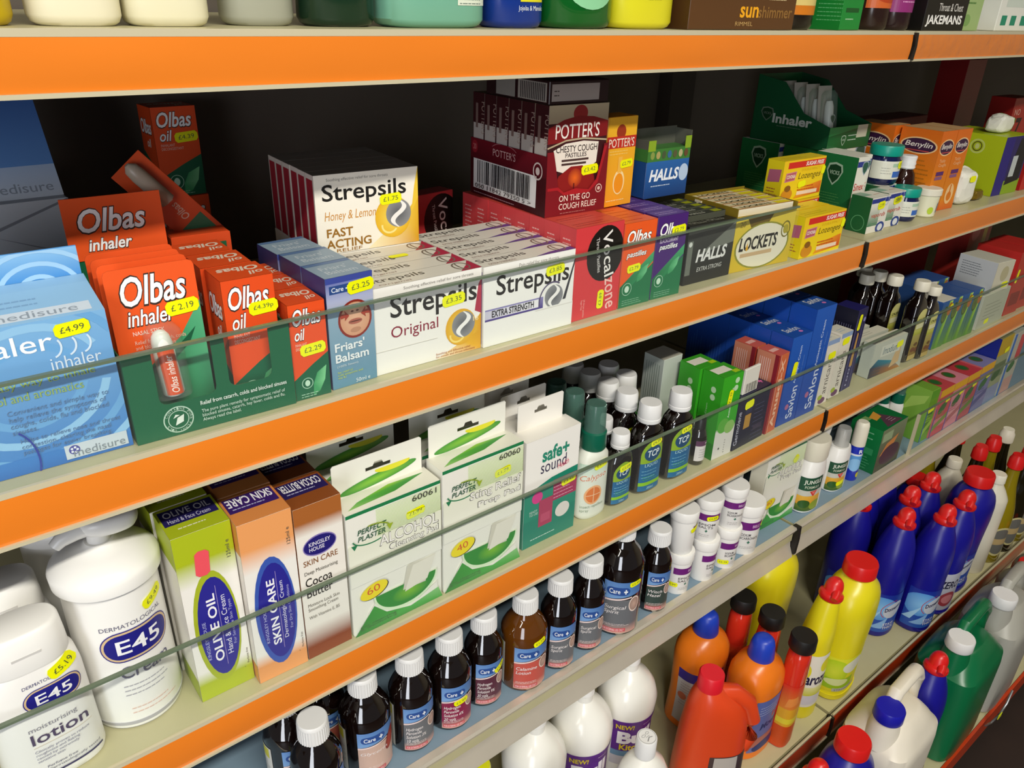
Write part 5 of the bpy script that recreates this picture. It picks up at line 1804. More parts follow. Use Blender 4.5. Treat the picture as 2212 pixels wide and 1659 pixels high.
SV_L = lambda a: (a.fill('163f98', '1a4cac'), [a.rect(8 + i * 5, 20 + (i % 3) * 8, .9, 70, '3a68c0') for i in range(5)])
c = carton('antiseptic_cream_carton', 'front lower royal blue antiseptic cream carton with yellow sticker', 993, 14, Z3, 49, 37, 150, '1747a0', yaw=-1, front=savlon, left=SV_L, top=sav_top)
sticker(c, on_front(49), 19, 92, '', 30, 11, 84)
row(c, 5, 38, '%s lower royal blue antiseptic cream carton in the row', NTH, dx=0)
c = carton('antiseptic_cream_carton', 'tall royal blue antiseptic cream carton rising above the lower one', 1043, 13, Z3, 52, 44, 184, '1747a0', yaw=-1, front=savlon, left=SV_L, top=sav_top)
row(c, 3, 46, '%s tall royal blue antiseptic cream carton in the row', NTH, dx=0)


# arnica tubes in slim cartons
def arni(a):
    w, h = a.w, a.h
    a.fill('e0d8c8')
    a.rect(0, h * .93, w, h * .07, '8aa0c4')
    a.txt('arnicare', w * .72, h * .16, h * .55, w * .36, '5a5048', .0, rot=90)
    a.ell(w * .5, h * .06, w * .3, h * .05, '6a3a64').ell(w * .3, h * .12, w * .2, h * .04, 'a8b83a')


c = carton('tube_carton', 'left cream coloured slim carton with vertical grey lettering', 1106, 17, Z3, 33, 30, 116, 'e0d8c8', yaw=-1, front=arni, top=lambda a: (a.fill('d8d4c4'), a.lines(6, 14, 22, 2, 6, '9ab0c8', 1.6)), group='slim cream cartons')
sticker(c, on_front(33), 18, 88, '', 20, 12, 5)
c2 = dup(c, 'right cream coloured slim carton with vertical grey lettering', 36, -1, 4, 1, skip=('price_sticker',))
sticker(c2, on_front(33), 16, 101, '', 20, 12, 5)
dup(c, 'cream coloured slim carton standing behind the other two', 14, 33, 2, 0, skip=('price_sticker',))


def navy(a):
    w, h = a.w, a.h
    a.fill('23205c', '1c1a4a')
    a.rect(w * .1, 0, .8, h * .9, '8a88b8').rect(w * .75, 0, .8, h * .8, '7a78a8')
    a.txt('100g', w * .55, h * .05, h * .3, w * .2, 'b8b8d8', rot=90)
    a.ell(w * .82, h * .86, w * .12, w * .12, '8a8ac0').poly([(w * .3, h * .3), (w * .6, h * .3), (w * .55, h * .7), (w * .4, h * .72)], 'c89a50')


c = carton('tube_carton', 'tall navy carton with fine vertical lettering and yellow sticker', 1192, 22, Z3, 34, 40, 147, '23205c', yaw=3, front=navy, left=lambda a: (a.fill('141428'), [a.rect(4 + i * 4, 50, 1, 70, '6a6a88') for i in range(8)]))
sticker(c, on_front(34), 12, 124, '', 28, 10, 84)


# capsule cartons behind the glass
def imod(a):
    w, h = a.w, a.h
    a.fill('b8bcae', 'c2c4b4')
    a.poly([(0, 0), (w, 0), (w * .7, h * .3), (w * .2, h * .5), (0, h * .3)], '1f5a72', ['16243a', 'b8782a', '2f8a9c', '2a7a90', '22304a'])
    a.poly([(w * .62, h * .1), (w * .9, h * .2), (w * .88, h * .7), (w * .74, h * .62)], 'd0b080')
    a.rect(w * .24, h * .55, w * .6, h * .32, 'd4d4c4').txt('Imodium', w * .3, h * .6, w * .46, h * .22, '4a6a78', .0, .2)
    a.lines(w * .1, h * .2, w * .3, 3, 6, '3a4a5a', 1.4)


c = carton('capsule_carton', 'front pale capsule carton with teal and orange curves', 1278, 20, Z3, 104, 22, 66, 'bcc0b2', yaw=-3, front=imod, top=lambda a: (a.fill('dcd8c4'), a.lines(8, 12, 70, 2, 6, 'a8a494', 1.4)), group='pale capsule cartons')
sticker(c, on_front(104), 84, 50, '', 20, 12, 5)
row(c, 3, 30, '%s pale capsule carton behind the teal and orange one', NTH, dx=-12)


# flat syrup bottles
CS = [(0, 20, 12, 4), (3, 21.5, 13.5, 4.5), (104, 21.5, 13.5, 4.5), (116, 17, 12, 3), (124, 9.5, 9.5, 2), (136, 8.5, 8.5, 2), (140, 9, 9, 2)]


def cali(label, x, y, k, art=True):
    S_ = [(z * k, a * k, b * k, n) for z, a, b, n in CS]
    t = bottle('syrup_bottle', label, x, y, Z3, S_, DARK, group='dark fig syrup bottles', seg=40, yaw=-2)
    loft('screw_cap', [(136 * k, 13 * k, 13 * k), (138 * k, 13.5 * k, 13.5 * k), (152 * k, 13.2 * k, 13.2 * k), (154 * k, 12 * k, 12 * k)], IV, t, seg=40)
    def draw(a):
        w, h = a.w, a.h
        a.rect(0, h * .1, w, h * .72, '8a6a28', 'c8c46a')
        a.rect(0, h * .5, w, h * .1, 'a8ac20', 'c8c45c')
        a.ell(w * .5, h * .82, w * .5, h * .17, 'd2cc80', a0=0, a1=180)
        a.txt('CALIFIG', w * .14, h * .76, w * .72, h * .05, '3a3418', .02)
        a.ell(w * .3, h * .2, w * .2, h * .05, '7a4a28').ell(w * .68, h * .18, w * .2, h * .05, '7a4a28').ell(w * .5, h * .3, w * .16, h * .04, '6a4a20')
        a.rect(0, 0, w, h * .1, 'c0a860')
        a.rect(w * .06, h * .62, w * .88, h * .1, 'ddd8a8')
    if art:
        label_on(t, 'paper_label', S_, 36 * k, 4 * k, 100 * k, draw, ang=-88)
    return t


cali('front dark fig syrup bottle with yellow arched label', 1420, 28, 1.0)
cali('smaller dark fig syrup bottle to the right of the front one', 1458, 20, .9)
cali('second dark fig syrup bottle back on the left', 1408, 72, 1.0)
cali('third dark fig syrup bottle back on the left', 1408, 102, 1.0, False)
cali('fourth dark fig syrup bottle back on the left', 1408, 132, 1.0, False)
cali('dark fig syrup bottle deepest in the left row', 1370, 106, 1.0, False)


# blue and green cornflake-like laxative cartons
def corn(a):
    w, h = a.w, a.h
    a.fill('5a8a34', '2f5a9a')
    a.poly([(w * .15, 0), (w * .5, 0), (w * .72, h * .55), (w * .9, h), (w * .6, h), (w * .45, h * .6)], '5f9a2a', ['3a7a1c', '5f9a2a', 'a8d048', 'c8e080', '8ac040', '6aa830'])
    a.ell(w * .4, h * .72, w * .26, h * .18, '3f5a1c').ell(w * .4, h * .72, w * .22, h * .14, '6a7a34', col2='4a5a2a')
    a.ell(w * .76, h * .82, w * .2, h * .14, 'b06a30')


c = carton('laxative_carton', 'left blue and green carton with a plant stem picture behind the glass', 1506, 16, Z3, 40, 60, 96, '2c5290', yaw=-3, front=corn, group='blue and green plant cartons')
sticker(c, on_front(40), 34, 84, '', 12, 9, 20)
for i in range(3):
    o = dup(c, '%s blue and green plant stem carton counted from the left' % NTH[i], 41 * (i + 1), -2 * i, 0, 0, skip=() if i else ('price_sticker',))
    o['group'] = 'blue and green plant cartons'
    o = dup(c, '%s blue and green plant stem carton of the rear row from the left' % (['first'] + NTH)[i], 41 * (i + 1), 66, 3, 0, skip=('price_sticker',))
    o['group'] = 'blue and green plant cartons'
b = box_obj('open_lid', -18, 30, 2, 60, 96, 97, solid('d8d4c4'), c, scale=.001)
carton('folded_card', 'bent white card standing behind the fig syrup bottles', 1468, 56, Z3, 44, 2, 132, 'cfcabc', yaw=-25, seam=False, cat='card')
# white medicine cartons
WT = lambda a: (a.fill('c4c8cc', 'd0d2d2'), a.lines(8, a.h * .8, a.w * .6, 6, 5, '5a6068', 1.2))
carton('medicine_carton', 'low white medicine carton behind the glass at the right', 1686, 10, Z3, 122, 60, 74, 'c8c8b4', yaw=-1, front=lambda a: (a.fill('b8baa4'), a.lines(20, 50, 80, 5, 8, '8a8c78', 1.4), a.price(44, 12, '', 20, 10, 5)))
carton('medicine_carton', 'upper white medicine carton stacked on the low one', 1716, 14, Z3 + .0748, 62, 80, 62, 'd6d4c4', yaw=-8, left=WT, front=lambda a: (a.fill('cfcab4'), a.ell(34, 36, 14, 16, 'b8b08c'), a.price(46, 12, '', 22, 12, 5)))
c = carton('medicine_carton', 'tall red medicine carton beside the white ones', 1826, 12, Z3, 62, 90, 140, 'c8302a', yaw=-3, front=lambda a: (a.fill('b83a2c'), a.rect(8, 20, 44, 30, '8a2a20'), a.price(12, 88, '', 30, 9, 84)), left=lambda a: (a.fill('c42c28'), a.ell(50, 104, 20, 16, 'd87a70')))
dup(c, 'second tall red medicine carton at the right edge', 66, 2, 0, 0)
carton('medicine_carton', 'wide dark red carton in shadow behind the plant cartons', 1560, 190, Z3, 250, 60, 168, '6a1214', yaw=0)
carton('medicine_carton', 'red patterned carton behind the upper white medicine carton', 1850, 130, Z3, 110, 60, 190, '9c2a24', yaw=0, front=lambda a: (a.fill('9c2a24'), a.ell(30, 150, 20, 20, 'b8605a'), a.rect(70, 120, 20, 60, 'b89a3a')))
# ------------------------------------------------------------------ fourth shelf
def care_label(body, name, extra='FOR EXTERNAL USE ONLY', drop=None, fs=1.0):
    def draw(a):
        w, h = a.w, a.h
        a.rect(0, 0, w, h * .66, 'd8a088', body)
        a.rect(0, h * .18, w, h * .46, body)
        a.rect(0, 0, w, h * .18, 'd8a898', body)
        a.poly([(0, h * .66), (w, h * .76), (w, h), (0, h)], '6a9ad0', ['84aee0', '4a78b0', '3a68a8', '6a94d0'])
        a.poly([(0, h * .62), (w * .75, h * .69), (w * .75, h * .715), (0, h * .655)], 'f0d8d4')
        n = 8
        cx, cy, W, H = w * .38, h * .83, w * .60, h * .15
        P = [(cx + W / 2 - H / 2 + H / 2 * math.cos(math.radians(-90 + 180 * k / n)), cy + H / 2 * math.sin(math.radians(-90 + 180 * k / n))) for k in range(n + 1)]
        P += [(cx - W / 2 + H / 2 + H / 2 * math.cos(math.radians(90 + 180 * k / n)), cy + H / 2 * math.sin(math.radians(90 + 180 * k / n))) for k in range(n + 1)]
        a.layer += 1
        a.add(P, '2a4f96')
        a.txt('Care', w * .15, h * .785, w * .28, h * .09, 'eef2f6', .015)
        a.txt('+', w * .52, h * .78, w * .1, h * .09, 'eef2f6', .05)
        if drop:
            a.ell(w * .86, h * .62, w * .14, h * .24, '8c2a1c', rot=-20).ell(w * .84, h * .58, w * .09, h * .16, 'a83a24', rot=-20)
        else:
            a.ell(w * .84, h * .56, w * .16, h * .15, 'ecd8cc').ell(w * .84, h * .56, w * .135, h * .125, 'a08478', col2='c8a898')
        nl = name.count('\n') + 1
        a.txt(name, w * .06, h * (.55 - .088 * nl), w * .56 * fs, h * .088 * nl, 'f0e8e6', .006, .2)
        a.lines(w * .06, h * .18, w * .7, 2, 2.2, 'e8d8d4', .7)
        a.rect(w * .04, h * .035, w * .62, h * .07, 'd05a60')
        a.txt(extra, w * .07, h * .047, w * .55, h * .045, 'f6e4e2')
    return draw


def care(label, x, y, r, h, body, name, glass_m=None, price=None, yaw=0, drop=False, lw=None, fs=1.0, px=(.8, .9, 0), back=True):
    hb = h - 26
    cr = 17.0
    S_ = [(0, r * .86, r * .86), (1.5, r * .96, r * .96), (5, r, r), (hb * .66, r, r), (hb * .78, r * .93, r * .93), (hb * .88, r * .72, r * .72), (hb * .95, r * .5, r * .5), (hb + 4, r * .42, r * .42)]
    t = bottle('medicine_bottle', label, x, y, Z4, S_, glass_m or DARK, yaw=yaw, group='dark medicine bottles', seg=44, sub=2)
    loft('ribbed_cap', [(hb, cr, cr), (hb + 20, cr * .97, cr * .97)], WC, t, seg=72, rib=.035)
    loft('cap_top', [(hb + 19.8, cr * .975, cr * .975), (hb + 23, cr * .96, cr * .96), (hb + 24.5, cr * .9, cr * .9)], WC, t, seg=36)
    lw = lw or r * 1.62
    lh = hb * .60
    o, pl = label_on(t, 'front_label', S_, lw, 5, lh, care_label(body, name, drop=drop, fs=fs), ang=math.degrees(math.atan2(-540 - y, -x)) + (26 if r < 33 else 14), sub=2)
    if back:
        label_on(t, 'back_label', S_, r * 1.3, 5, lh, lambda a: (a.fill('dcdad2'), a.rect(a.w * .1, a.h * .75, a.w * .8, a.h * .22, 'd2cc30'), a.lines(2, a.h * .66, a.w - 4, 12, 3, '8a8a84', .6)), ang=math.degrees(math.atan2(-540 - y, -x)) - 86, sub=2)
    if price:
        sticker(t, pl, lw * px[0], lh * px[1], price, 19, 8.4, px[2], step=3)
    return t


care('dark bottle with a white ribbed cap at the bottom left of the fourth shelf', 215, 30, 28, 140, '8a3048', '')
care('dark bottle behind the bottom left one, its cap under the shelf', 206, 84, 27, 138, '6a6a70', '', back=True)
care('dark bottle with blue label tucked behind the glycerin bottle', 258, 104, 27, 136, 'b05a48', '')
care('dark bottle with cream label and a red drop picture', 287, 54, 30, 140, 'd0b0a0', 'Glycerin', price='', drop=True, px=(.28, .42, 2), fs=1.2)
care('dark bottle with grey label reading 10 vols', 346, 48, 27, 140, '6e7074', 'Hydrogen\nPeroxide\nSolution 3%\n10 vols', price='', px=(1.02, 1.06, 40))
care('dark bottle with magenta label and yellow sticker across it', 401, 46, 27.5, 140, '8a1f48', 'Hydrogen\nPeroxide\nSolution 6%\n20 vols', price='£1.99', px=(.55, .62, 8))
care('dark bottle with plum label and tilted yellow sticker', 455, 48, 25, 140, '5a2a3c', 'Hydrogen\nPeroxide\nSolution 9%\n30 vols', price='£1.99', px=(.82, .83, 30))
care('amber brown bottle with coral label and yellow sticker', 516, 40, 31, 144, 'c8584c', 'Calamine\nLotion', AMBER, '£1.29', px=(.68, 1.08, 12))
care('first dark spirit bottle with grey label, right of the amber one', 573, 36, 25, 146, '6c6e72', 'Surgical\nSpirit', price='', px=(1.0, .86, 62))
care('second dark spirit bottle with grey label, left of the big bottle', 629, 36, 24, 148, '6c6e72', 'Surgical\nSpirit', price='', px=(1.0, 1.0, 62))
care('biggest dark spirit bottle with grey label and yellow sticker', 692, 38, 34.5, 180, '6c6e72', 'Surgical\nSpirit', price='£2.49', px=(.82, .96, 8))
care('dark witch hazel bottle with green-grey label by the white pots', 763, 30, 23.5, 142, '3a4a44', 'Witch\nHazel', price='', px=(.8, .14, 24))


# white lidded pots
def pot(label, x, y, z, r, h, ang, words, price=None, pxy=(.3, .2, 0), yaw=0):
    S_ = [(0, r * .90, r * .90), (1.5, r * .94, r * .94), (h * .78, r, r), (h * .8, r, r)]
    t = bottle('powder_pot', label, x, y, z, S_, W_, cat='pot', part='pot_body', group='white powder pots', seg=44, yaw=yaw)
    loft('snap_lid', [(h * .79, r * 1.07, r * 1.07), (h * .81, r * 1.09, r * 1.09), (h * .97, r * 1.1, r * 1.1), (h, r * 1.05, r * 1.05)], W_, t, seg=44)
    def draw(a):
        w, hh = a.w, a.h
        a.rect(0, hh * .74, w, hh * .26, '6e1f78')
        a.txt('BELLS', w * .55, hh * .82, w * .3, hh * .1, 'cfa8d0', .03)
        a.txt(words, w * .2, hh * .42, w * .62, hh * .2, '4a4448', .004)
        a.txt('+', w * .46, hh * .28, w * .09, hh * .1, '1f6a50', .06)
        a.lines(w * .25, hh * .16, w * .5, 2, 3, 'a8a4a4', .7)
    o, pl = label_on(t, 'printed_label', S_, r * 2.1, h * .08, h * .60, draw, ang=ang)
    if price is not None:
        sticker(t, pl, r * 2.1 * pxy[0], h * .60 * pxy[1], price, 18, 8, pxy[2], step=3)
    return t


pot('lower left white powder pot with purple band', 820, 30, Z4, 20, 76, -100, 'EPSOM\nSALTS', '£0.99', (.0, .30, 0))
pot('upper left white powder pot standing on the lower left one', 818, 32, Z4 + .0764, 20, 76, -30, 'EPSOM\nSALTS', '', (.1, .9, 24))
pot('lower middle white powder pot with purple band', 876, 26, Z4, 20, 76, -86, 'EPSOM\nSALTS')
pot('upper middle white powder pot with a price on its purple band', 874, 30, Z4 + .0764, 20, 76, -140, 'EPSOM\nSALTS', '£0.89', (.68, .86, 8))
pot('lower right white powder pot with yellow sticker', 930, 24, Z4, 20, 76, -104, 'SODIUM\nBICARBONATE', '£0.79', (.18, .18, 4))
pot('upper right white powder pot standing on the lower right one', 932, 26, Z4 + .0764, 20, 76, -124, 'SODIUM\nBICARBONATE')
p = pot('large white powder pot with broad purple band at the shelf edge', 988, 30, Z4, 25, 98, -124, 'SODIUM\nBICARBONATE', '', (.98, .95, 60))
tube('lid_hinge', [(22, 8, 82), (27, 10, 78), (27, 11, 74), (23, 9, 70)], 2.2, W_, p, seg=8)
pot('white powder pot at the back behind the large one', 1000, 84, Z4 + .0985, 25, 98, -70, 'SODIUM\nBICARBONATE')
pot('hidden lower white powder pot at the back under another', 1000, 84, Z4, 25, 98, -70, 'SODIUM\nBICARBONATE')

# pad carton leaning behind the pots
t = carton('pad_carton', 'pale green and white pad carton behind the large powder pot', 1042, 40, Z4, 106, 30, 150, 'dcd8c4', yaw=-2, front=plaster_front('', 'ALCOHOL', 'Prep Pad', '40'), seam=False)
sticker(t, on_front(106), 82, 122, '', 16, 14, 50)

# insect repellent goods
JS = [(0, 25, 17, 2.4), (2, 27.5, 18.5, 2.4), (8, 28.5, 19, 2.4), (70, 28, 19, 2.4), (86, 24, 18, 2.3), (94, 20, 17, 2.2)]


def jungle_label(a):
    w, h = a.w, a.h
    a.rect(0, h * .62, w, h * .38, '23523a').txt('JUNGLE', w * .16, h * .78, w * .74, h * .15, 'e4e8d8', .02).txt('FORMULA', w * .22, h * .68, w * .6, h * .08, 'd0d8c0', .01)
    a.rect(0, h * .46, w, h * .16, 'c8c8bc').poly([(w * .42, h * .6), (w * .76, h * .62), (w * .6, h * .42)], 'd03a34').poly([(w * .5, h * .58), (w * .68, h * .59), (w * .6, h * .5)], 'e87a70')
    a.rect(0, h * .2, w, h * .26, 'd89a28', 'e4b040').rect(0, 0, w, h * .2, '2f5a24', '6a7a28').ell(w * .3, h * .22, w * .22, h * .12, '2f5a24').ell(w * .8, h * .16, w * .3, h * .14, '8aa030')


def jungle(label, x, y, k=1.0, cap='white', art=True, price=None):
    S_ = [(z * k, a * k, b * k, n) for z, a, b, n in JS]
    t = bottle('repellent_bottle', label, x, y, Z4, S_, W_, group='insect repellent bottles', seg=44, yaw=4)
    if cap == 'white':
        loft('cap', [(93 * k, 22 * k, 18 * k, 2.2), (96 * k, 23 * k, 19 * k, 2.2), (122 * k, 23.5 * k, 19 * k, 2.2), (127 * k, 22.5 * k, 18 * k, 2.2)], IV, t, seg=44)
    elif cap == 'flare':
        loft('cap', [(93 * k, 17 * k, 15 * k, 2.2), (130 * k, 22 * k, 19 * k, 2.2), (150 * k, 25 * k, 21 * k, 2.2), (154 * k, 24 * k, 20 * k, 2.2)], W_, t, seg=44)
    else:
        loft('cap', [(93 * k, 14 * k, 14 * k), (128 * k, 13 * k, 13 * k), (132 * k, 11 * k, 11 * k)], mat('clear_cap', 'd0d0cc', .1, clear=.55), t)
        loft('pump_nozzle', [(93 * k, 6, 6), (120 * k, 6, 6)], W_, t)
    if art:
        o, pl = label_on(t, 'printed_label', S_, 44 * k, 5 * k, 62 * k, jungle_label, ang=-124)
        if price is not None:
            sticker(t, pl, 30 * k, 16 * k, price, 20, 9, 10, step=3)
    return t


jungle('front white repellent bottle with round ivory cap and jungle label', 1184, 36, 1.14)
jungle('repellent bottle with clear pump cap and yellow sticker', 1286, 40, .98, 'clear', True, '')
jungle('repellent bottle with a flared white cap behind the front one', 1244, 66, .96, 'flare')
jungle('repellent bottle at the left back, mostly hidden by the pad carton', 1166, 88, 1.0, 'flare', True)
sc = [(0, 12, 12), (1, 12.6, 12.6), (74, 12.6, 12.6), (77, 12, 12)]
t = bottle('aerosol_can', 'slim blue aerosol can with white cap', 1342, 34, Z4, sc, mat('blue_can_paint', '1a2fb4', .3, coat=.3), cat='can', part='can_body')
loft('cap', [(76, 13.2, 13.2), (78, 13.4, 13.4), (118, 13, 13), (124, 11.5, 11.5), (126, 9, 9)], IV, t, seg=40)
label_on(t, 'printed_label', sc, 34, 2, 72, lambda a: (a.rect(0, 24, 34, 30, '5a9ad8'), a.ell(16, 34, 12, 14, '8cc0ea'), a.rect(0, 54, 34, 4, 'dfe4ec'), a.txt('R', 18, 60, 8, 8, 'e8ecf4', .03), a.ell(26, 12, 4, 6, 'c8c030')), ang=-134)


def bite_top(a):
    a.fill('0d6a34')
    a.poly([(24, 4), (84, 4), (60, 46)], '5a3a48').poly([(30, 30), (56, 34), (62, 54), (30, 46)], 'd89a3a').rect(10, 40, 20, 14, '7aa060').lines(52, 22, 22, 3, 5, 'c8b0b8', 1)


carton('repellent_carton', 'dark green carton with shield marks standing at the metal lip', 1389, 12, Z4, 100, 64, 98, '0c6a36', yaw=1, seam=False, top=bite_top,
       left=lambda a: (a.fill('0b6434', '0e7a3c'), a.ell(14, 84, 4, 4, 'a8ccb0'), a.ell(14, 72, 4, 4, 'a8ccb0'), a.lines(22, 83, 34, 1, 4, '7ab890', 2.4), a.lines(22, 71, 34, 1, 4, '7ab890', 2.4), a.rect(8, 38, 46, 14, '2f8a54'), a.lines(8, 30, 48, 5, 6, '4a9a68', 1.6)),
       front=lambda a: (a.fill('3a4030', '7a8868'), a.rect(6, 68, 40, 20, '9ab088'), a.poly([(10, 36), (60, 48), (76, 70), (30, 60)], 'd08a4a'), a.ell(54, 30, 40, 22, '4a3a44')))
for i, (x, y) in enumerate(((1548, 66), (1522, 84), (1496, 102))):
    S_ = [(0, 13, 13), (2, 14.5, 14.5), (84, 14.5, 14.5), (94, 12, 12)]
    t = bottle('spray_bottle', '%s white spray bottle with dark green collar behind the shield carton' % ('nearest', 'middle', 'farthest')[i], x, y, Z4, S_, W_, group='white sprays with green collars')
    loft('collar', [(92, 13, 13), (112, 13, 13), (114, 11, 11)], GCAP, t)
    loft('clear_cap', [(112, 11.5, 11.5), (140, 10.5, 10.5), (142, 9, 9)], CCAP, t)
    loft('pump_nozzle', [(112, 4, 4), (132, 4, 4)], GCAP, t)


def remedy(cols, stripe='2a5ac0'):
    def f(a):
        w, h = a.w, a.h
        a.fill(cols[0])
        a.rect(0, h * .84, w, h * .16, 'e0a828' if cols[0] != '6aa02c' else '5a9a28')
        a.rect(0, h * .18, w, h * .2, cols[1]).poly([(0, h * .1), (w, h * .3), (w, h * .42), (0, h * .24)], cols[2])
        a.ell(w * .45, h * .58, w * .3, h * .1, '2f6a34', rot=25).lines(w * .1, h * .5, w * .7, 3, 7, cols[2], 2)
        a.rect(0, 0, 3, h * .62, stripe)
    return f


RT = lambda bg: (lambda a: (a.fill(bg), a.ell(a.w * .5, a.h * .5, a.w * .22, a.h * .24, '6a5a2a'), a.ell(a.w * .5, a.h * .5, a.w * .15, a.h * .17, '2f6a34')))
c = carton('herbal_carton', 'leaf green herbal carton beside the white spray bottles', 1590, 18, Z4, 34, 60, 122, '7aa83c', yaw=-2, front=remedy(('6aa02c', '4a8a2a', '9ac84a')), left=lambda a: (a.fill('6a9a34', '8ab848'), a.poly([(6, 60), (50, 90), (56, 110), (20, 96)], 'a8cc60')))
sticker(c, on_front(34), 14, 76, '', 24, 12, 8)
HB = (('c8505c', 'd8808c', '7a9a4a', 'c84a50', 'red topped herbal carton next to the leaf green one', 62, 114), ('d88a98', 'e0a0a4', 'b86a70', 'e08a98', 'pink topped herbal carton next to the red topped one', 64, 113),
      ('b8505a', 'a86a70', '6a8a3a', 'c84048', 'second red topped herbal carton to the right', 64, 113), ('7a7aa8', '8a84b0', '5a5a90', '8a86b4', 'mauve herbal carton near the right edge', 70, 116))
x = 1626
for c0, c1, c2, tp, lab, w, h in HB:
    c = carton('herbal_carton', lab, x, 14, Z4, w, 62, h, c0, yaw=0, front=remedy((c0, c1, c2)), top=RT(tp), left=lambda a: a.fill('c86a70'), group='herbal cartons behind the clear riser')
    sticker(c, on_front(w), w * .7, h * .72, '', 20, 10, 8)
    x += w + 1.5
c = carton('herbal_carton', 'tall yellow and blue herbal carton at the right edge', x + 2, 16, Z4, 70, 62, 165, '8a8a60', yaw=0, front=lambda a: (a.fill('9aa07c'), a.rect(0, 120, 70, 45, 'c0a020'), a.rect(0, 60, 70, 40, '6a7a5a'), a.ell(30, 70, 22, 14, '2f5a2a', rot=20), a.rect(0, 0, 70, 40, '8a94b8')), left=lambda a: (a.fill('1c2a8a'), a.rect(0, 0, 62, 70, '0f6a4a')))
sticker(c, on_front(70), 50, 128, '', 24, 12, 8)
carton('herbal_carton', 'tall blue striped herbal carton at the far right', x + 76, 14, Z4, 70, 62, 160, 'b0b4a8', yaw=0, front=lambda a: (a.fill('b8b4a4'), a.rect(0, 0, 12, 160, '2a6ac0'), a.rect(40, 90, 30, 60, 'c84a50'), a.ell(34, 70, 20, 12, '2f6a34', rot=20), a.rect(16, 0, 54, 40, 'c89a90')))
for i, (xx, lab) in enumerate(((1640, 'rear red topped herbal carton half hidden by the shelf above'), (1716, 'rear pink topped herbal carton half hidden by the shelf above'))):
    carton('herbal_carton', lab, xx - 20, 84, Z4, 64, 62, 114, 'b8485a', yaw=0, top=RT('c8505c'), left=lambda a: a.fill('8a2a44'))
# ------------------------------------------------------------------ fifth shelf: household cleaners
# trigger bottles with ball shoulders
BS = [(0, 40, 40), (3, 44, 44), (128, 44, 44), (146, 47, 47), (172, 48, 48), (190, 43, 43), (204, 34, 34), (214, 22, 22), (222, 13.5, 13.5), (244, 12.5, 12.5)]


def bull_label(a):
    w, h = a.w, a.h
    a.rect(0, h * .3, w, h * .7, '5a1f86').rect(0, h * .2, w, h * .12, '6a90b0').rect(0, 0, w, h * .2, 'c8c4cc')
    a.txt('NEW!', w * .06, h * .80, w * .34, h * .12, 'e4cc20', .03).lines(w * .58, h * .87, w * .4, 1, 3, 'c8a8d8', 2)
    a.txt('Bull', w * .1, h * .48, w * .72, h * .27, 'f2eef4', .05).txt('Kitchen', w * .16, h * .34, w * .6, h * .13, 'e4cc20', .03)


def ball(label, x, y, art=True):
    t = bottle('cleaner_bottle', label, x, y, Z5, BS, mat('glossy_white_plastic', 'f0eee6', .18), seg=52, group='white ball shouldered cleaner bottles')
    loft('trigger_collar', [(236, 15, 15), (252, 15, 15)], W_, t, seg=30)
    box_obj('trigger_head', -32, 22, -10, 10, 252, 274, W_, t, bevel=4, scale=.001)
    if art:
        label_on(t, 'front_label', BS, 84, 50, 100, bull_label, ang=-106)
        label_on(t, 'back_label', BS, 60, 48, 96, lambda a: (a.fill('d8d4c0'), a.lines(8, 86, 40, 6, 6, '9a9078', 1), a.poly([(20, 30), (40, 30), (30, 46)], '9a9078')), ang=-206)
    return t


ball('left white ball shouldered cleaner bottle at the picture bottom', 540, 32)
ball('middle white ball shouldered cleaner bottle with purple label', 634, 30)
ball('right white ball shouldered cleaner bottle with purple label', 734, 30)
DS = [(0, 40, 30, 2.4), (3, 43, 33, 2.4), (120, 43, 33, 2.4), (160, 42, 32, 2.4), (182, 33, 27, 2.2), (196, 20, 19, 2), (202, 13, 13, 2), (208, 13, 13, 2)]
t = bottle('cleaner_bottle', 'white dome shouldered bottle with a drawing on its flat cap', 646, -84, Z5, DS, mat('glossy_white_plastic', 'f0eee6', .18), seg=48)
loft('flat_cap', [(206, 15, 15), (236, 14.6, 14.6), (238, 13.6, 13.6)], WC, t, seg=40)
a = Art(30, 30)
a.ring(15, 15, 12.5, 12.5, .6, '8a8a8a')
a.poly([(9, 9), (16, 13), (21, 11), (21, 10), (16, 11.6), (10, 8)], '8a8a8a').ring(11, 18, 3.5, 2, .5, '8a8a8a').ring(19, 19, 3, 2, .5, '8a8a8a').rect(12, 14, 7, .5, '8a8a8a')
a.build('cap_drawing', t, lambda u, v, l: (u - 15, v - 15, 238 + l))
sc = [(0, 30, 30), (3, 32, 32), (150, 32, 32), (180, 24, 24), (196, 16, 16)]
t = bottle('cleaner_bottle', 'dark blue domed bottle at the bottom edge in front of the white one', 500, -60, Z5, sc, BLUEB)
loft('dome_cap', [(194, 24, 24), (200, 26, 26), (214, 24, 24), (224, 17, 17), (229, 7, 7)], mat('dark_blue_cap', '121050', .3), t, sub=2)
sc = [(0, 30, 30), (3, 32, 32), (150, 32, 32), (180, 24, 24), (196, 16, 16)]
t = bottle('cleaner_bottle', 'dark blue bottle with ribbed yellow cap at the bottom left of the cleaners', 438, 36, Z5, sc, BLUEB)
loft('ribbed_cap', [(194, 20, 20), (218, 19.5, 19.5)], mat('yellow_cap_plastic', 'dada20', .35), t, seg=64, rib=.04)
loft('cap_top', [(217.8, 19.4, 19.4), (221, 18, 18)], mat('yellow_cap_plastic', 'dada20', .35), t)

# orange floor cleaner with blue domed caps
ORP = mat('orange_bottle_plastic', 'ea7a1c', .28)
OS = [(0, 44, 36, 2.5), (4, 48, 40, 2.6), (70, 46, 38, 2.5), (150, 49, 41, 2.4), (168, 48, 40, 2.3), (184, 40, 34, 2.2), (194, 27, 25, 2), (199, 19, 19, 2)]


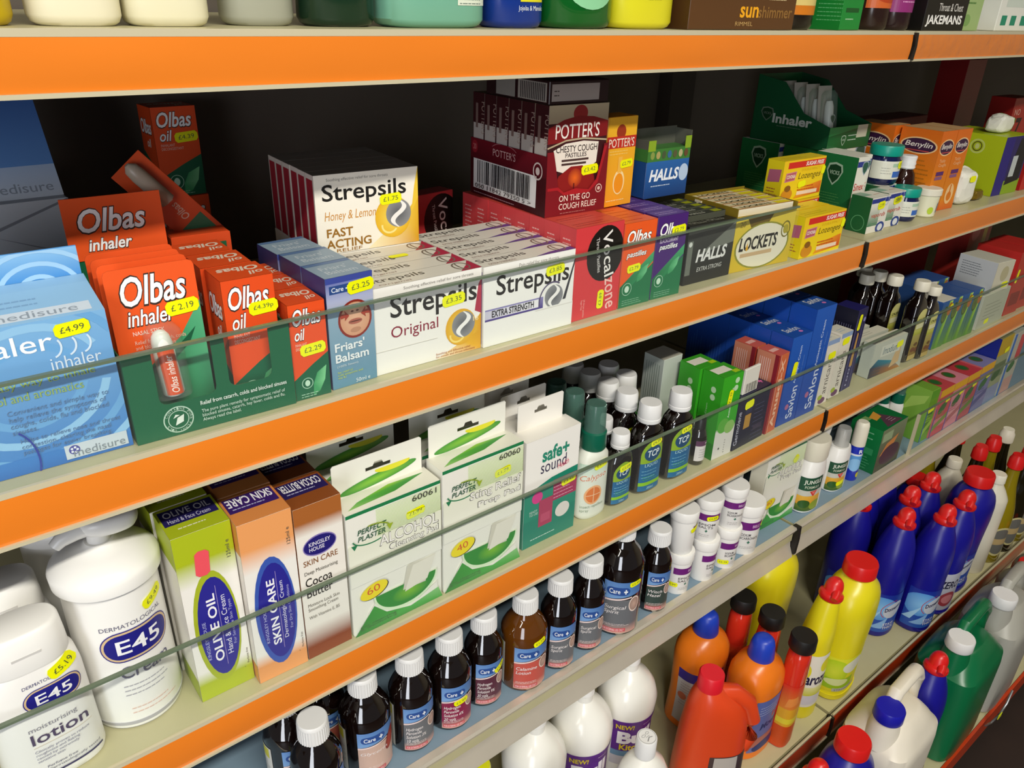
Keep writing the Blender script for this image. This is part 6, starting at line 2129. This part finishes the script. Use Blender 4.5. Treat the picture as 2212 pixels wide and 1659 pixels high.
def clean_label(a):
    w, h = a.w, a.h
    a.rect(0, 0, w, h, 'b8b4b4', 'c8c4c4').rect(0, h * .82, w, h * .18, '3a2a8c').rect(w * .42, h * .78, w * .3, h * .2, 'd8601c')
    a.lines(w * .08, h * .74, w * .8, 9, 6, '9a9090', 1.4).ell(w * .14, h * .5, w * .1, h * .07, 'c86a4a').rect(w * .24, h * .1, w * .5, h * .44, 'c0bcb8')


def clean_label2(a):
    w, h = a.w, a.h
    a.rect(0, 0, w, h, '6a6a9a', '5a6aa8').lines(w * .1, h * .86, w * .7, 4, 6, 'a8b0d0', 1.4).txt('1001', w * .5, h * .56, w * .4, h * .12, 'c83a3a', .03)
    a.txt('Mousse', w * .2, h * .40, w * .7, h * .12, '24346a', .03, .2).rect(0, h * .1, w, h * .16, 'b0685a').ell(w * .5, h * .06, w * .4, h * .1, '1f2f6a')


def orange(label, x, y, yaw, lab, la):
    t = bottle('floor_cleaner', label, x, y, Z5, OS, ORP, yaw=yaw, seg=48)
    loft('domed_cap', [(196, 21, 21), (199, 22, 22), (222, 19.5, 19.5), (232, 17, 17), (237, 12, 12), (238.5, 5, 5)], mat('blue_cap_plastic', '1f40b8', .35), t, seg=40)
    label_on(t, 'printed_label', OS, 86, 18, 120, lab, ang=la, sub=1)
    return t


orange('rear orange floor cleaner bottle with blue cap by the metal lip', 916, 22, 0, clean_label, -128)
orange('front orange floor cleaner bottle with blue cap and blue label', 944, -70, 0, clean_label2, -84)
# slim red bottles with black caps
RS = [(0, 24, 17, 3), (2, 26, 19, 3), (150, 24, 19, 2.8), (186, 22, 19, 2.4), (202, 19, 18, 2.1), (210, 14, 14, 2), (214, 14, 14, 2)]
for i, (x, y) in enumerate(((1000, -108), (1006, -44), (1000, 10))):
    t = bottle('polish_bottle', '%s slim red bottle with a wide black cap' % ('nearest', 'middle', 'farthest')[i], x, y, Z5, RS, mat('red_shrink_plastic', 'd2301e', .15, coat=.4), yaw=10, group='slim red bottles with black caps')
    loft('black_cap', [(212, 21, 21), (214, 22, 22), (234, 21.5, 21.5), (238, 20, 20)], mat('matt_black_cap', '14120f', .5), t, seg=40)
    label_on(t, 'printed_label', RS, 46, 4, 140, lambda a: (a.rect(0, 0, a.w, 48, 'c84a18'), a.rect(0, 48, a.w, 40, 'd8a028'), a.rect(0, 54, a.w, 12, 'dcc834'), a.rect(0, 88, a.w, 52, 'd88030', 'd2301e'), a.poly([(10, 92), (36, 100), (30, 118), (14, 112)], 'e08a40')), ang=-136)

# yellow bottles
YEL = mat('yellow_bottle_plastic', 'e2d41c', .3)


def flip_red(t, z, x=0, y=0, k=1.0, tilt=12):
    R = Matrix.Rotation(math.radians(tilt), 3, 'Y')
    c = loft('safety_cap', [(-4, 19 * k, 19 * k), (2, 22 * k, 22 * k), (9, 21 * k, 21 * k), (12, 16.5 * k, 16.5 * k), (22, 16 * k, 16 * k), (31, 12.5 * k, 12.5 * k), (36, 7 * k, 7 * k)], REDCAP, t, seg=24, sub=2, loc=(x, y, z), rot=R)
    tube('cap_spout', [Vector((x, y, z)) + R @ Vector((-4, -8, 16)) * 1, Vector((x, y, z)) + R @ Vector((-15, -13, 11)), Vector((x, y, z)) + R @ Vector((-21, -15, 6))], [8 * k, 7.5 * k, 6 * k], REDCAP, t, seg=12)
    return c


PAS = [(0, 28, 24, 2.2), (3, 30.5, 26, 2.2), (30, 31, 26, 2.2), (150, 30, 26, 2.2), (180, 31, 26, 2.2), (200, 28, 25, 2.1, 2, 0), (235, 22, 21, 2, 6, 0), (256, 18, 18, 2, 9, 0)]
t = bottle('toilet_cleaner', 'yellow duck necked cleaner with a red cap and white label', 1086, -92, Z5, PAS, YEL, seg=44, sub=2)
flip_red(t, 257, 10, 0, .95, 16)
label_on(t, 'printed_label', PAS, 62, 30, 122, lambda a: (a.rect(0, 0, 62, 122, 'e0dccc', 'e6e2d0'), a.ell(10, 84, 14, 20, 'dcd428'), a.ell(54, 96, 14, 16, 'dcd428'), a.rect(0, 28, 62, 20, 'c8c83a', 'e0dc9a'), a.txt('Parozone', 6, 54, 80, 26, '241f40', .03, .1), a.rect(4, 6, 52, 22, 'd0ccd0')), ang=-126, sub=2)
BG = [(0, 46, 36, 2.6), (3, 50, 40, 2.6), (14, 50.5, 40, 2.6), (18, 48, 38, 2.6), (120, 51, 40, 2.5), (180, 57, 43, 2.4), (212, 58, 43, 2.3), (238, 49, 39, 2.2), (256, 31, 29, 2), (262, 24, 24, 2), (268, 24, 24, 2)]


def bleach_label(c1, c2):
    def f(a):
        w, h = a.w, a.h
        a.rect(0, 0, w, h, c1, c2).ell(w * .3, h * .6, w * .3, h * .34, 'b4d020', col2='d8e040').ell(w * .75, h * .72, w * .3, h * .2, 'dcdccc').rect(w * .1, h * .1, w * .7, h * .3, '9ac020').ell(w * .4, h * .3, w * .26, h * .1, 'd8e0a0')
        a.rect(w * .34, h * .03, w * .6, h * .09, 'b8b8b0').txt('STRONGER', w * .38, h * .045, w * .5, h * .05, '5a5a60')
    return f


def big_bottle(name, label, x, y, z, m, lab=None, cap=True, yaw=0, k=1.0):
    S_ = [(s[0] * k, s[1] * k, s[2] * k, s[3]) for s in BG]
    t = bottle(name, label, x, y, z, S_, m, seg=48, sub=2, yaw=yaw)
    if cap:
        loft('red_cap', [(264 * k, 27 * k, 27 * k), (266 * k, 29 * k, 29 * k), (288 * k, 28.5 * k, 28.5 * k), (292 * k, 26.5 * k, 26.5 * k)], REDCAP, t, seg=48)
    if lab:
        label_on(t, 'printed_label', S_, 92 * k, 20 * k, 84 * k, lab, ang=-128, sub=2)
    return t


big_bottle('bleach_bottle', 'big yellow bleach bottle with a flat red cap', 1186, -92, Z5, YEL, bleach_label('dcd024', 'dede30'), yaw=6)
big_bottle('bleach_bottle', 'big yellow bleach bottle in the rear row under the metal lip', 1128, 40, Z5, YEL, None, yaw=0)

# blue toilet cleaners
DOS = [(0, 38, 33, 2.3), (3, 41, 36, 2.3), (20, 42, 36, 2.3), (110, 41, 36, 2.3), (170, 43, 37, 2.2), (210, 36, 33, 2.1, 1, 0), (240, 25, 24, 2, 3, 0), (252, 19, 19, 2, 5, 0)]


def dom_label(a):
    w, h = a.w, a.h
    a.rect(0, 0, w, h, '2a5ab8', '1c2f9a').ell(w * .35, h * .62, w * .4, h * .3, '5a9ae0', col2='8cc4f0').poly([(0, h * .2), (w * .4, h * .6), (w * .2, h * .2)], 'a8d4f4').poly([(w * .2, h * .1), (w * .6, h * .42), (w * .5, h * .1)], '8cb8ea')
    a.ell(w * .72, h * .58, w * .3, h * .2, 'c8ccd8', rot=20).ring(w * .7, h * .6, w * .34, h * .24, 1.4, 'c83a4a', rot=20, a0=70, a1=210).txt('Domestos', w * .46, h * .54, w * .5, h * .1, '241f50', .03, .2, rot=12)
    a.txt('STAYS\nTHICK', w * .5, h * .08, w * .36, h * .16, 'e8e4ec', .02)


def dom(label, x, y, art=True, yaw=0, lab=None):
    t = bottle('toilet_cleaner', label, x, y, Z5, DOS, BLUEB, yaw=yaw, seg=40, sub=2, group='blue toilet cleaners with red caps')
    flip_red(t, 252, 6, 0, 1.0, 14)
    if art:
        label_on(t, 'printed_label', DOS, 84, 14, 96, lab or dom_label, ang=-132, sub=2)
    return t


GREYL = lambda a: (a.rect(0, 0, a.w, a.h, 'a8a8b8', 'c0c0cc'), a.txt('ZERO', a.w * .3, a.h * .6, a.w * .6, a.h * .2, '2a2a40', .03, .2), a.ell(a.w * .66, a.h * .3, a.w * .26, a.h * .2, '9a3a44'), a.ell(a.w * .66, a.h * .3, a.w * .18, a.h * .12, 'c87a80'))
dom('front blue toilet cleaner with red cap and bright label', 1482, -108, yaw=4)
dom('blue toilet cleaner left of the front one, label in shade', 1404, -64, yaw=2)
dom('blue toilet cleaner in the second row behind the front pair', 1490, -32, art=True)
dom('blue toilet cleaner in the second row further right', 1578, -32, art=True)
dom('blue toilet cleaner with grey label beside the big blue bottle', 1568, -108, lab=GREYL)
dom('blue toilet cleaner at the left back half under the metal lip', 1392, 22, art=True)
dom('blue toilet cleaner in the third row, cap under the metal lip', 1478, 52, art=False)
dom('blue toilet cleaner in the third row further right', 1566, 58, art=False)
big_bottle('bleach_bottle', 'big dark blue bleach bottle with flat red cap', 1668, -92, Z5, BLUEB, dom_label)
big_bottle('bleach_bottle', 'big dark blue bleach bottle in the rear row', 1656, 20, Z5, BLUEB, None, k=.78)
# white vinegar-like bottles and oil bottles beyond
for i, (x, y) in enumerate(((1752, -12), (1768, -100), (1716, 90))):
    S_ = [(0, 30, 30), (3, 33, 33), (170, 33, 33), (200, 30, 30), (226, 16, 16), (236, 13, 13)]
    t = bottle('cleaner_bottle', ('white bottle with white cap behind the big blue one', 'white bottle with white cap at the right of the big blue one', 'white bottle with white cap half under the metal lip')[i], x, y, Z5, S_, mat('milky_plastic', 'dcd6c2', .35), sub=2)
    loft('cap', [(234, 16, 16), (252, 15.5, 15.5), (254, 14, 14)], IV, t)
OIL = mat('golden_oil_bottle', '8a7a10', .06, coat=.5)
OILD = mat('dark_oil_bottle', '1c1808', .06, coat=.5)
for i, (x, y, k) in enumerate(((1880, -40, 1), (1908, -108, 0), (1784, 54, 1), (1811, -38, 0), (1838, -106, 1), (1948, -42, 0), (1976, -108, 1), (1850, 26, 0))):
    S_ = [(0, 28, 28), (3, 32, 32), (110, 32, 32), (150, 28, 28), (200, 17, 17), (240, 13, 13), (250, 13, 13)]
    t = bottle('oil_bottle', ('golden oil bottle with tall red cap second from the right back', 'dark oil bottle with red cap near the right edge', 'golden oil bottle with red cap under the metal lip', 'dark oil bottle with red cap behind the white ones', 'golden oil bottle beside the red strip at the right',
                              'dark oil bottle with white cap at the right edge', 'golden oil bottle nearest the right edge', 'dark oil bottle deep behind the white bottles')[i], x, y, Z5, S_, OIL if k else OILD, sub=2, group='oil bottles at the right')
    loft('screw_cap', [(246, 15, 15), (248, 16.5, 16.5), (268, 16, 16), (274, 13, 13), (280, 12, 12)], REDCAP if i != 5 else IV, t, seg=32)
    label_on(t, 'paper_label', S_, 66, 20, 84, lambda a: (a.ell(33, 42, 30, 40, 'c8c08a'), a.ell(33, 42, 26, 35, '6a6a64'), a.rect(12, 34, 42, 16, 'b8a070')), ang=-120, sub=2)


# orange jug with a side handle
JUG = mat('red_orange_jug_plastic', 'd8451c', .3)
JS2 = [(0, 52, 34, 2.6), (4, 56, 37, 2.7), (90, 54, 36, 2.6), (150, 50, 34, 2.4), (185, 40, 31, 2.2, -6, 0), (205, 26, 24, 2, -14, 0), (214, 18, 18, 2, -18, 0)]
t = bottle('detergent_jug', 'red-orange detergent jug with side handle and red cap', 826, -78, Z5, JS2, JUG, yaw=-38, seg=48, sub=2)
loft('ribbed_cap', [(212, 20, 20, 2, -18, 0), (238, 19.5, 19.5, 2, -18, 0), (240.5, 17.5, 17.5, 2, -18, 0)], mat('bright_red_cap', 'dc1a2a', .4), t, seg=56)
tube('jug_handle', [(-4, 0, 200), (22, 0, 198), (46, 0, 178), (60, 0, 140), (62, 0, 104), (54, 0, 84), (42, 0, 80)], [14, 15, 15, 13, 13, 14, 14], JUG, t, seg=18)
label_on(t, 'printed_label', JS2, 70, 6, 88, lambda a: (a.rect(0, 0, 70, 88, '2a2226', '4a3a3a'), a.rect(8, 20, 40, 66, 'b8b0a8'), a.lines(6, 10, 56, 1, 4, 'd8d0c8', 5), a.price(46, 20, '', 20, 9, 20)), ang=-70, sub=2)


# ------------------------------------------------------------------ base shelf: cans standing in front of the fifth shelf
def jerrycan(name, label, x, y, m, capm, w, d, h, yaw=0, group=None, art=None):
    b = h - 50
    S_ = [(0, w * .46, d * .46, 4), (5, w * .5, d * .5, 5), (b * .74, w * .5, d * .5, 5), (b * .86, w * .46, d * .46, 4), (b * .97, w * .34, d * .34, 3), (b + 4, w * .26, d * .24, 2.6)]
    t = bottle(name, label, x, y, Z6, S_, m, yaw=yaw, seg=52, sub=2, cat='jerrycan')
    nx, ny = -w * .31, -d * .03
    loft('neck', [(b * .84, 32, 30, 2, nx, ny), (b + 2, 24, 24, 2, nx, ny), (b + 12, 22, 22, 2, nx, ny), (b + 20, 20, 20, 2, nx, ny)], m, t, seg=36)
    loft('screw_cap', [(b + 16, 24, 24, 2, nx, ny), (b + 18, 25, 25, 2, nx, ny), (b + 38, 24.5, 24.5, 2, nx, ny), (b + 41, 23, 23, 2, nx, ny)], capm, t, seg=48)
    hx = w * .42
    P = [(nx + 20, 2, b + 2), (nx + 22, 3, b + 30), (nx + 34, 4, b + 46), (hx * .55, 4, b + 50), (hx * .86, 4, b + 46), (hx * 1.02, 4, b + 26), (hx * 1.02, 4, b * .84)]
    tube('carry_handle', P, [12, 12, 12.5, 12.5, 13, 14, 18], m, t, seg=20, flat=.8)
    if art:
        label_on(t, 'printed_label', S_, w * .9, 14, b * .5, art, ang=-90, sub=2)
    return t


jerrycan('jerrycan', 'white jerrycan with a blue cap on the base shelf', 1174, -222, mat('natural_white_plastic', 'e4dccb', .38, vary=.06, vscale=20), mat('royal_blue_cap', '1c1ca8', .35), 168, 122, 296, 2,
         art=lambda a: (a.rect(0, 0, a.w, a.h * .7, '5a4a44', '8a7a70'), a.lines(a.w * .2, a.h * .4, a.w * .6, 2, 12, 'c84a3a', 6)))
jerrycan('jerrycan', 'dark green jerrycan with a white cap on the base shelf', 1450, -222, mat('translucent_green_plastic', '0a6a3e', .3), WC, 188, 120, 296, 2)
jerrycan('jerrycan', 'grey-white jerrycan with a white cap at the right of the base shelf', 1644, -222, mat('greyish_can_plastic', 'a8a69c', .4), WC, 176, 120, 296, 2)
t = big_bottle('bleach_bottle', 'large blue bleach bottle with flat red cap on the base shelf', 1016, -222, Z6, BLUEB, None, yaw=4, k=.97)
for i, (x, y, lab) in enumerate(((916, -214, 'blue toilet cleaner with red cap at the bottom edge of the picture'), (1304, -224, 'blue toilet cleaner between the white and green jerrycans'))):
    t = bottle('toilet_cleaner', lab, x, y, Z6, DOS, BLUEB, seg=40, sub=2)
    flip_red(t, 252, 6, 0, 1.0, 14)
    label_on(t, 'printed_label', DOS, 84, 14, 96, dom_label, ang=-132, sub=2)
for i, (x, y) in enumerate(((1790, -212), (1880, -212))):
    t = big_bottle('bleach_bottle', '%s clear bottle with red cap at the far right of the base shelf' % ('nearest', 'middle', 'farthest')[i], x, y, Z6, mat('cloudy_bottle_plastic', '8a867a', .3), None, k=.88, yaw=90)
# yellow tag on a wire hook by the green can
t = thing('price_tag', 'yellow price tag on a wire hook at the base shelf front', 'tag', (1.540, -.300, Z6 + .002))
tube('wire_hook', [(-4, 8, 0), (-8, 0, 20), (0, -6, 44), (12, -8, 70), (26, -6, 96)], 2.2, mat('wire_steel', 'a8a4a0', .3, metal=.7), t, seg=8)
box_obj('tag_card', -14, 2, -9, -7.5, 40, 52, mat('yellow_tag_card', 'd8e01c', .5), t, bevel=.4, scale=.001)

# stand each shelf's and riser's Empty at its own base
bpy.context.view_layer.update()
for o in [q for q in COL.objects if q.type == 'EMPTY' and q.name.split('.')[0] in ('shelf', 'base_shelf', 'glass_riser')]:
    pts = [Vector(v) for ch in o.children for v in ch.bound_box]
    base = Vector(((min(p.x for p in pts) + max(p.x for p in pts)) / 2, min(p.y for p in pts), min(p.z for p in pts)))
    o.location = base
    for ch in o.children:
        ch.location = -base
